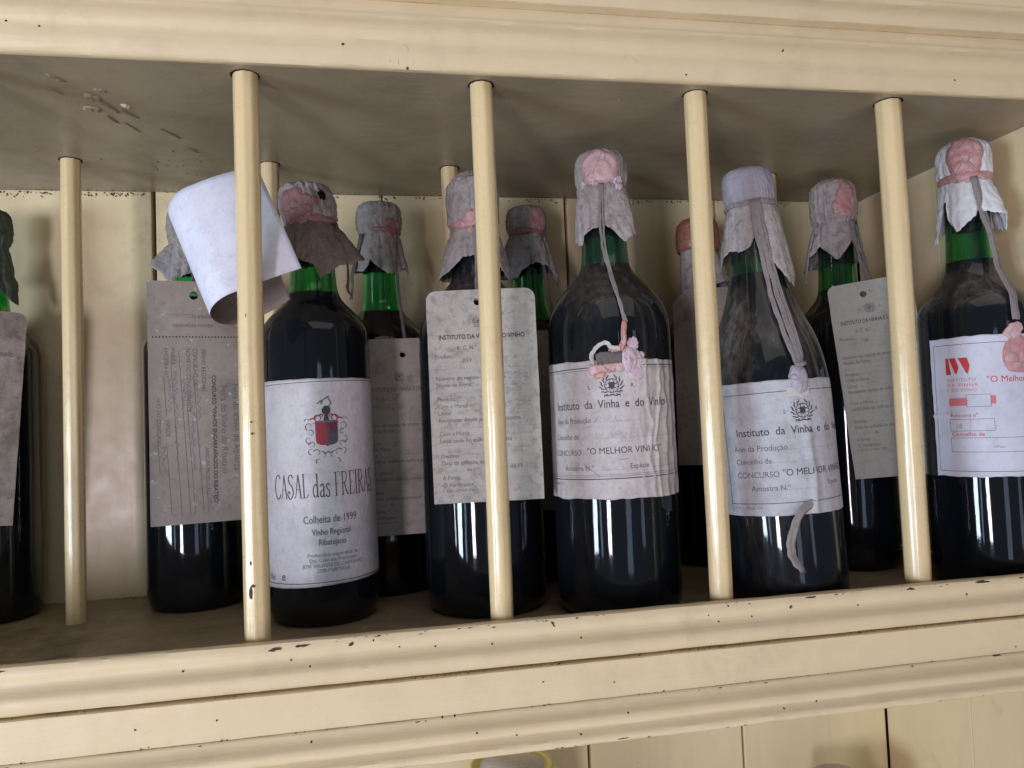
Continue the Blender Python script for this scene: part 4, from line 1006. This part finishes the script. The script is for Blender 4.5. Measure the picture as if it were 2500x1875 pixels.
ribbon(G_.o, [cp(10, .0458, .1712), cp(2, .0458, .1712), cp(-5, .0458, .1710), cp(-11, .0456, .1706)], .0088, 'ribbon_dark', 'ribbon_back', fray=False)
free_blob(G_, 15.5, .1700, .0068, .0088, .0026, 'wax_lilac', 4.1, rag=.14, rings=2)
free_blob(G_, 21, .1795, .0040, .0052, .0008, 'wax_lilac', 6.1, rag=.35, lift=.0010); free_blob(G_, 25, .1700, .0052, .0062, .0008, 'wax_lilac', 7.1, rag=.38, lift=.0008); free_blob(G_, 23, .1610, .0066, .0046, .0007, 'wax_lilac', 8.2, rag=.25, lift=.0008, tilt=-.4)
free_blob(G_, 1, .1650, .0125, .0036, .0018, 'wax_red', 5.1, rag=.3, lift=.0012, tilt=.05); free_blob(G_, -14, .1640, .0040, .0042, .0014, 'wax_pale', 9.1, rag=.4, lift=.0012); free_blob(G_, -9, .1600, .0040, .0020, .0012, 'wax_red', 3.1, rag=.5, lift=.0014, tilt=.3)
free_blob(G_, 8, .1652, .0042, .0034, .0020, 'wax_pale', 12.1, rag=.4, lift=.0014)

# H: behind the third bar
H_ = make_bottle(.3660, .1940, .036, STD, .2250, 'g_dusty', 'bottle with a glossy brown wax top, mostly hidden behind the third front bar', tiltdeg=0)
make_cap(H_, .3080, .2790, .0172, .0160, [(-180, .04, .004), (-90, .045, .002), (-60, .046, .002), (-20, .045, .002), (-8, .040, .002), (10, .036, .003), (40, .032, .008), (60, .030, .013), (85, .030, .014), (120, .034, .006)], 'cap_grey', 5.2, .0006, .0008)
lathe('wax_top', [(.3105, 0), (.3105, .0090), (.3085, .0150), (.3045, .0185), (.298, .0196), (.290, .0198), (.284, .0196), (.2805, .0188), (.2795, .0180)][::-1], H_.cap, 'wax_brown', 48, wob=.06, seed=2)
P = Print(); P.text('COMISSÃO  VITIVINÍCOLA', -.026, .037, .0052, 'ink_faint', .003, .85); P.text('REGIONAL', -.012, .028, .0046, 'ink_faint', .003, .9); P.ellipse(.004, .062, .0018, .0022, 'ink_soft')
P.scribble(-.020, .0, .064, .002, 'ink_faint', 2)
for q in range(7): P.dots(-.026, .026, .015-.011*q, 'ink_pale', .0016, .001)
tagH = make_tag(H_, -.0245, .0375, .0882, .2398, .0390, 'tag_dim', P, (.0065, .2320, .0024), R_(-.6), .0115, 'dim octagonal-cornered card tag behind the third front bar', chamfer=True)

# I: champagne-shaped bottle with sloping shoulders
I_ = make_bottle(.3467, .0380, .0405, CHA, .2285, 'g_film', 'dusty slope-shouldered bottle with a wide ribbon and a grey wax seal', tiltdeg=-2.2)
P = Print(); li = lambda th: R_(th)*.0405
xl, xr = li(-46), li(112)
P.stroke([(xl, .0726), (xl, .1446)], .00055, 'ink_soft'); P.stroke([(xl, .1446), (xr, .1446)], .00055, 'ink_soft'); P.stroke([(xl, .0726), (xr, .0726)], .00055, 'ink_soft')
P.emblem(li(30), .1312, .0078, 'ink'); P.text('S', li(12), .1300, .0036, 'ink'); P.text('R', li(44), .1308, .0036, 'ink')
P.text('Instituto  da  Vinha  e  do  Vinho', li(-33), .1168, .0074, 'ink', .006, .88)
P.text('Ano da Produção', li(-37), .1068, .0054, 'ink_soft', .004, .92); P.dots(li(5), li(70), .1068, 'ink_faint')
P.text('Concelho de', li(-36), .0985, .0050, 'ink_soft', .003, .92); P.dots(li(-5), li(80), .0985, 'ink_faint')
P.text('CONCURSO', li(-36), .0895, .0054, 'ink_soft', .004, .92); P.text('"O MELHOR VINHO"', li(6), .0899, .0062, 'ink', .004, .93)
P.text('Amostra N.º', li(-23), .0808, .0050, 'ink_soft', .003, .95); P.dots(li(10), li(36), .0808, 'ink_faint'); P.text('Espécie', li(50), .0820, .0044, 'ink_soft', .003, .9)
P.text('I. V. V. — Mod. 111', li(-46), .0690, .0028, 'ink_soft', .003)
def creaseI(x, y):
    c = li(34)+.0022*noise.noise(Vector((y*40, 0, 0))); d = (x-c)/.0030
    return .0016*math.exp(-d*d)*(1 if y < .118 else .3)+.00022*max(0, noise.noise(Vector((x*200, y*60, 6))))+.0001*noise.noise(Vector((x*400, y*300, 2)))
cyl_label(I_, -63, 112, .0645, .1522, 'label_blue', P, rot=R_(.6), crease=creaseI, ragged=.0005)
make_cap(I_, .3055, .2765, .0170, .0165, [(-180, .030, .005), (-130, .034, .006), (-95, .036, .009), (-80, .042, .011), (-70, .034, .008), (-52, .031, .004), (-25, .033, .004), (-6, .030, .004), (6, .022, .004), (25, .038, .006), (50, .055, .010), (70, .060, .012), (90, .045, .009), (120, .03, .006)], ('cap_lilac', 'cap_grey'), 9.4, .0006, .0014, nf=4, cx=-.001)
I_.cap['label'] = 'smooth lilac grey paper cap tied with a flat ribbon'
ribbon(I_.cap, [cp(a, .0178, .2775+.0004*sin(a*.1)) for a in range(-100, 110, 15)], .0035, 'ribbon', 'tie_band', fray=False)
for k_, (dth, wdt) in enumerate(((-3, .0036), (6, .0042), (13, .0030))):
    ribbon(I_.cap, [cp(7+dth*.8, .0190, .2784), cp(10+dth, .0204, .2563), cp(17+dth, .0222, .2333), cp(20+dth, .0275, .2099), cp(23+dth*.8, .0350, .1894), cp(26+dth*.6, .0402, .1725), cp(29+dth*.3, .0422, .1610)], wdt, fray=False, seed=k_*3)
free_blob(I_, 29.5, .1520, .0066, .0100, .0034, 'wax_grey', 1.1, rag=.12)
ribbon(I_.o, [cp(36, .0432, .1622), cp(31, .0446, .1612), cp(25, .0432, .1608)], .0030, 'ribbon', 'ribbon_knot', fray=False)
free_blob(I_, 28, .1440, .0080, .0040, .0005, 'ribbon_white', 7.1, 'torn_paper', rag=.5)
ribbon(I_.o, [cp(33, .0414, .0712), cp(25, .0422, .0700), cp(17, .0426, .0652), cp(11, .0422, .0560), cp(7, .0424, .0462), cp(8, .0426, .0380), cp(14, .0430, .0305)], .0068, 'ribbon', 'ribbon_tail', seed=2, twist=.7, fold=.0007, label='pale frayed ribbon end hanging below the label')

# J: behind the fourth bar
J_ = make_bottle(.4650, .1350, .036, STD, .2330, 'g_clean', 'green bottle behind the fourth front bar with a tilted greenish tag')
make_cap(J_, .3290, .2900, .0180, .0158, [(-180, .03, .006), (-110, .036, .010), (-85, .040, .014), (-70, .034, .012), (-55, .026, .007), (-40, .020, .004), (-20, .026, .004), (3, .034, .005), (20, .028, .005), (40, .018, .005), (60, .030, .008), (80, .044, .010), (100, .034, .008)], 'cap_grey', 4.8, .0011, .0012, topflat=.004)
wax_blob(J_, 34, .0340, .0090, .0170, .0016, 'wax_pink', 3.9); wax_blob(J_, 12, .0400, .0050, .0060, .0010, 'wax_pink', 5.9); wax_blob(J_, 20, .0160, .0050, .0030, .0010, 'wax_red', 6.9)
tagJ = make_tag(J_, -.0020, .0600, .0770, .2340, .0392, 'tag_green', institute_print(.062, .157, False, 70), (.0240, .2235, .0024), R_(4.7), .0055, 'tilted greenish grey card tag hanging behind the fourth front bar')
ribbon(J_.cap, [cp(44, .0205, .2900), cp(46, .0225, .2700), Vector((.0192, -.0215, .2480)), Vector((.0222, -.0310, .2330)), Vector((.0240, -.0397, .2245))], .0042, fray=False)
ribbon(J_.cap, [cp(58, .0205, .2860), cp(62, .0235, .2660), cp(58, .0275, .2480), cp(54, .0320, .2360)], .0040, 'ribbon')
ribbon(J_.cap, [cp(-55, .021, .282), cp(-64, .024, .266), cp(-66, .026, .252), cp(-66, .028, .240)], .0050, 'cap_grey', 'paper_strip')

# K: at the right edge, white and red label
K_ = make_bottle(.5150, .0436, .038, STD, .2385, 'g_grimy', 'grimy bottle at the far right with a white label printed in red')
P = Print(); lk = lambda th: R_(th)*.038
def kp(px, py):                       # measured on the label
    return lk(-50+(px-2270)*.405), .1795-(py-835)*.0993/325
def KT(t, px, py, size, ink, bold=.004, sx=.9, sp=1.0): x, y = kp(px, py); P.text(t, x, y, size, ink, bold, sx, spacing=sp)
a = kp(2288, 850); b = kp(2316, 1145)
xa, ya, yb = lk(-45), .1745, .0838
P.stroke([(xa, yb), (xa, ya)], .00035, 'brown_ink'); P.stroke([(xa, ya), (lk(100), ya)], .00035, 'brown_ink'); P.stroke([(xa, yb), (lk(100), yb)], .00035, 'brown_ink')
x0, y0 = lk(-31), .1530
P.poly([(x0, y0), (x0+.0035, y0), (x0+.0020, y0+.0118), (x0, y0+.0118)], 'ink_red')
P.poly([(x0+.0025, y0+.0118), (x0+.0068, y0+.0118), (x0+.0088, y0+.0050), (x0+.0072, y0), (x0+.0060, y0+.0012)][::-1], 'ink_red')
P.poly([(x0+.0085, y0+.0118), (x0+.0142, y0+.0118), (x0+.0158, y0+.0060), (x0+.0144, y0), (x0+.0130, y0+.0014)][::-1], 'ink_red')
for i, t in enumerate(('INSTITUTO', 'DA VINHA', 'E DO VINHO')): P.text(t, x0+.0002, .1478-.0036*i, .0033, 'ink_pinkred', .003, (1.13, 1.29, 1.0)[i]*.85, spacing=1.22)
P.text('"O Melhor Vinho"', lk(7), .1465, .0062, 'ink_red', .005, .98)
P.poly([(x0+.0010, .1305), (x0+.0122, .1305), (x0+.0122, .1360), (x0+.0010, .1360)], 'ink_pinkred'); P.text('DCCC', x0+.0018, .1315, .0044, 'ink_red', .0, .9)
P.rect(x0+.0124, .1296, x0+.0272, .1382, .00025, 'brown_ink'); P.poly([(x0+.0274, .1314), (x0+.0302, .1314), (x0+.0302, .1372), (x0+.0274, .1372)], 'ink_pinkred')
P.text('Amostra nº', x0+.0014, .1224, .0040, 'ink_red', .002, .95); P.rect(x0+.0010, .1125, x0+.0286, .1208, .00025, 'brown_ink'); P.stroke([(x0+.0136, .1125), (x0+.0142, .1205)], .0002, 'ink_pinkred')
P.text('18', x0+.0045, .1142, .0050, 'ink_pale', 0, .9)
P.text('Concelho de', x0+.0016, .1088, .0042, 'ink_red', .002, .95); P.rect(x0+.0010, .0975, lk(95), .1075, .00025, 'brown_ink'); P.scribble(x0+.0270, x0+.0345, .1000, .0022, 'ink_blue', 3)
def creaseK(x, y):
    d = (y-.1245-.10*(x-x0)-.0012*noise.noise(Vector((x*200, 0, 0))))/.0009
    return .0012*math.exp(-d*d)*max(0, min(1, (lk(6)-x)/.02))+.00012*max(0, noise.noise(Vector((x*120, y*90, 7))))
cyl_label(K_, -50, 100, .0800, .1798, 'label_new', P, rot=R_(-.3), crease=creaseK, ragged=.0008)
make_cap(K_, .3310, .2990, .0174, .0160, [(-180, .03, .005), (-110, .036, .006), (-86, .046, .007), (-70, .044, .006), (-62, .030, .004), (-52, .016, .003), (-46, .015, .003), (-40, .030, .004), (-20, .0405, .0045), (2, .034, .004), (16, .030, .004), (22, .026, .004), (45, .028, .008), (60, .030, .012), (78, .030, .012), (95, .040, .009)], 'cap_white', 7.3, .0011, .0009, nf=4, topflat=.004)
K_.cap['label'] = 'white paper cap under a broad pink wax seal'
wax_blob(K_, 3, .0290, .0125, .0200, .0020, 'wax_pink', 2.0, rag=.2); wax_band(K_, -95, 100, .3000, .0176, .0034, 'wax_pink', 4.0)
ribbon(K_.cap, [cp(17, .0192, .2985), cp(28, .0205, .2708), cp(38, .0225, .2520), cp(40, .0260, .2300), cp(38, .0380, .2074), cp(37, .0408, .1895)], .0050, fray=False)
ribbon(K_.cap, [cp(22, .0190, .2985), cp(36, .0200, .2708), cp(46, .0215, .2520), cp(46, .0250, .2300), cp(42, .0375, .2074), cp(40, .0405, .1895)], .0030, fray=False, seed=5)
free_blob(K_, 41, .1650, .0130, .0140, .0022, 'wax_pink', 3.5, rag=.16, rings=1); free_blob(K_, 37, .1820, .0078, .0052, .0010, 'wax_pale', 6.5, rag=.3, lift=.0010, tilt=.5)

# ------------------------------------------------------------------ curled white paper behind the first bar
def curl():
    # cross-section (a across, b depth) swept along the axis
    sec = []
    Rr = .0245
    for i in range(16): sec.append((.0480-.0400*i/15, .0075*(1-i/15)**2*0-.0015*sin(PI*i/15)))
    for i in range(1, 34):
        t = PI*i/33*1.02; sec.append((.0080-sin(t)*.0190*(1 if t < PI/2 else .98), .0265-cos(t)*.0265))
    for i in range(1, 14): sec.append((.0070+.0300*i/13, .0530-.012*(i/13)**1.5))
    L = .072; ny = 18; vs, fs = [], []
    for j in range(ny+1):
        t = j/ny
        for (a, b) in sec: vs.append(Vector((a, b+.0008*sin(a*80+t*3), (t-.5)*L)))
    n = len(sec)
    for j in range(ny):
        for i in range(n-1):
            k = j*n+i; fs.append((k, k+1, k+n+1, k+n))
    me = mesh('curled_paper', vs, fs)
    o = link('curled_paper', me, None, ['paper_in', 'paper_out'], smooth=True)
    sd = o.modifiers.new('thickness', 'SOLIDIFY'); sd.thickness = .00035; sd.offset = -1; sd.material_offset = 1; sd.material_offset_rim = 0
    tag(o, 'blank white paper curled into a tube, leaning behind the first front bar', 'paper')
    return o
cur = curl()
cur.matrix_world = Matrix.Translation((-.0290, .0150, .2445)) @ Matrix.Rotation(R_(5), 4, 'Z') @ Matrix.Rotation(R_(-20.5), 4, 'Y') @ Matrix.Rotation(R_(-12), 4, 'X')

# ------------------------------------------------------------------ jars on the shelf below
def jar(x, y, ztop, r, mat_lid, label, cloth=False):
    j = empty('glass_jar', (x, y, -.34), 0, label, 'jar')
    h = ztop+.34
    lathe('jar_body', [(0, 0), (0, r*.9), (.004, r*.98), (h-.03, r*.98), (h-.02, r*.9), (h-.016, r*.88)], j, 'jar_glass', 48)
    if not cloth:
        lathe('lid', [(h-.015, r*.93), (h-.015, r), (h-.0030, r), (h-.0008, r*.975), (h, r*.93), (h-.0004, r*.86), (h-.0010, r*.84), (h-.0010, r*.70)], j, mat_lid, 64)
        d = lathe('lid_sticker', [(h-.0011, r*.74), (h-.0007, r*.735), (h-.0007, 0)], j, 'sticker', 48)
        P = Print()
        for i in range(4): P.scribble(-.018, .018, .010-.006*i, .002, 'ink_faint', i)
        P.build(lambda a, b, off: Vector((a, b, h-.0008+off)), d)
    else:
        vs, fs = [], []; n = 96; rows = [(0, h+.0005), (r*.5, h+.0004), (r*.9, h), (r*1.02, h-.002), (r*1.05, h-.010), (r*1.03, h-.016), (r*1.2, h-.024), (r*1.42, h-.034)]
        for i, (rr, z) in enumerate(rows):
            for q in range(n):
                a = 2*PI*q/n; k = max(0, (i-3)/4); rr2 = rr*(1+.07*k*sin(a*14)); vs.append((cos(a)*rr2, sin(a)*rr2, z+.002*k*sin(a*9)))
        for i in range(len(rows)-1):
            for q in range(n): fs.append((i*n+q, i*n+(q+1) % n, (i+1)*n+(q+1) % n, (i+1)*n+q))
        link('cloth_cover', mesh('cloth_cover', vs, fs), j, mat_lid, smooth=True)
    return j
M['jar_glass'] = simple('jar_glass', (.5, .33, .12), .1)
M['lid'] = simple('yellow_lid', (.85, .74, .24), .35)
M['sticker'] = simple('lid_sticker_paper', (.80, .76, .80), .6)
def gingham():
    m, nt, b = new_mat('dotted_cloth'); v = coords(nt)
    c = N(nt, 'ShaderNodeTexChecker'); c.inputs['Scale'].default_value = 700; c.inputs[1].default_value = (.7, .68, .72, 1); c.inputs[2].default_value = (.45, .33, .42, 1)
    nt.links.new(v, c.inputs[0]); nt.links.new(c.outputs[0], b.inputs['Base Color']); b.inputs['Roughness'].default_value = .9; return m
M['cloth'] = gingham()
jar(.171, .172, -.1455, .0355, 'lid', 'round yellow jar lid with a white sticker at the bottom edge of the photo')
jar(.462, .172, -.1900, .0240, 'cloth', 'jar top covered with small-checked cloth at the bottom right edge', cloth=True)
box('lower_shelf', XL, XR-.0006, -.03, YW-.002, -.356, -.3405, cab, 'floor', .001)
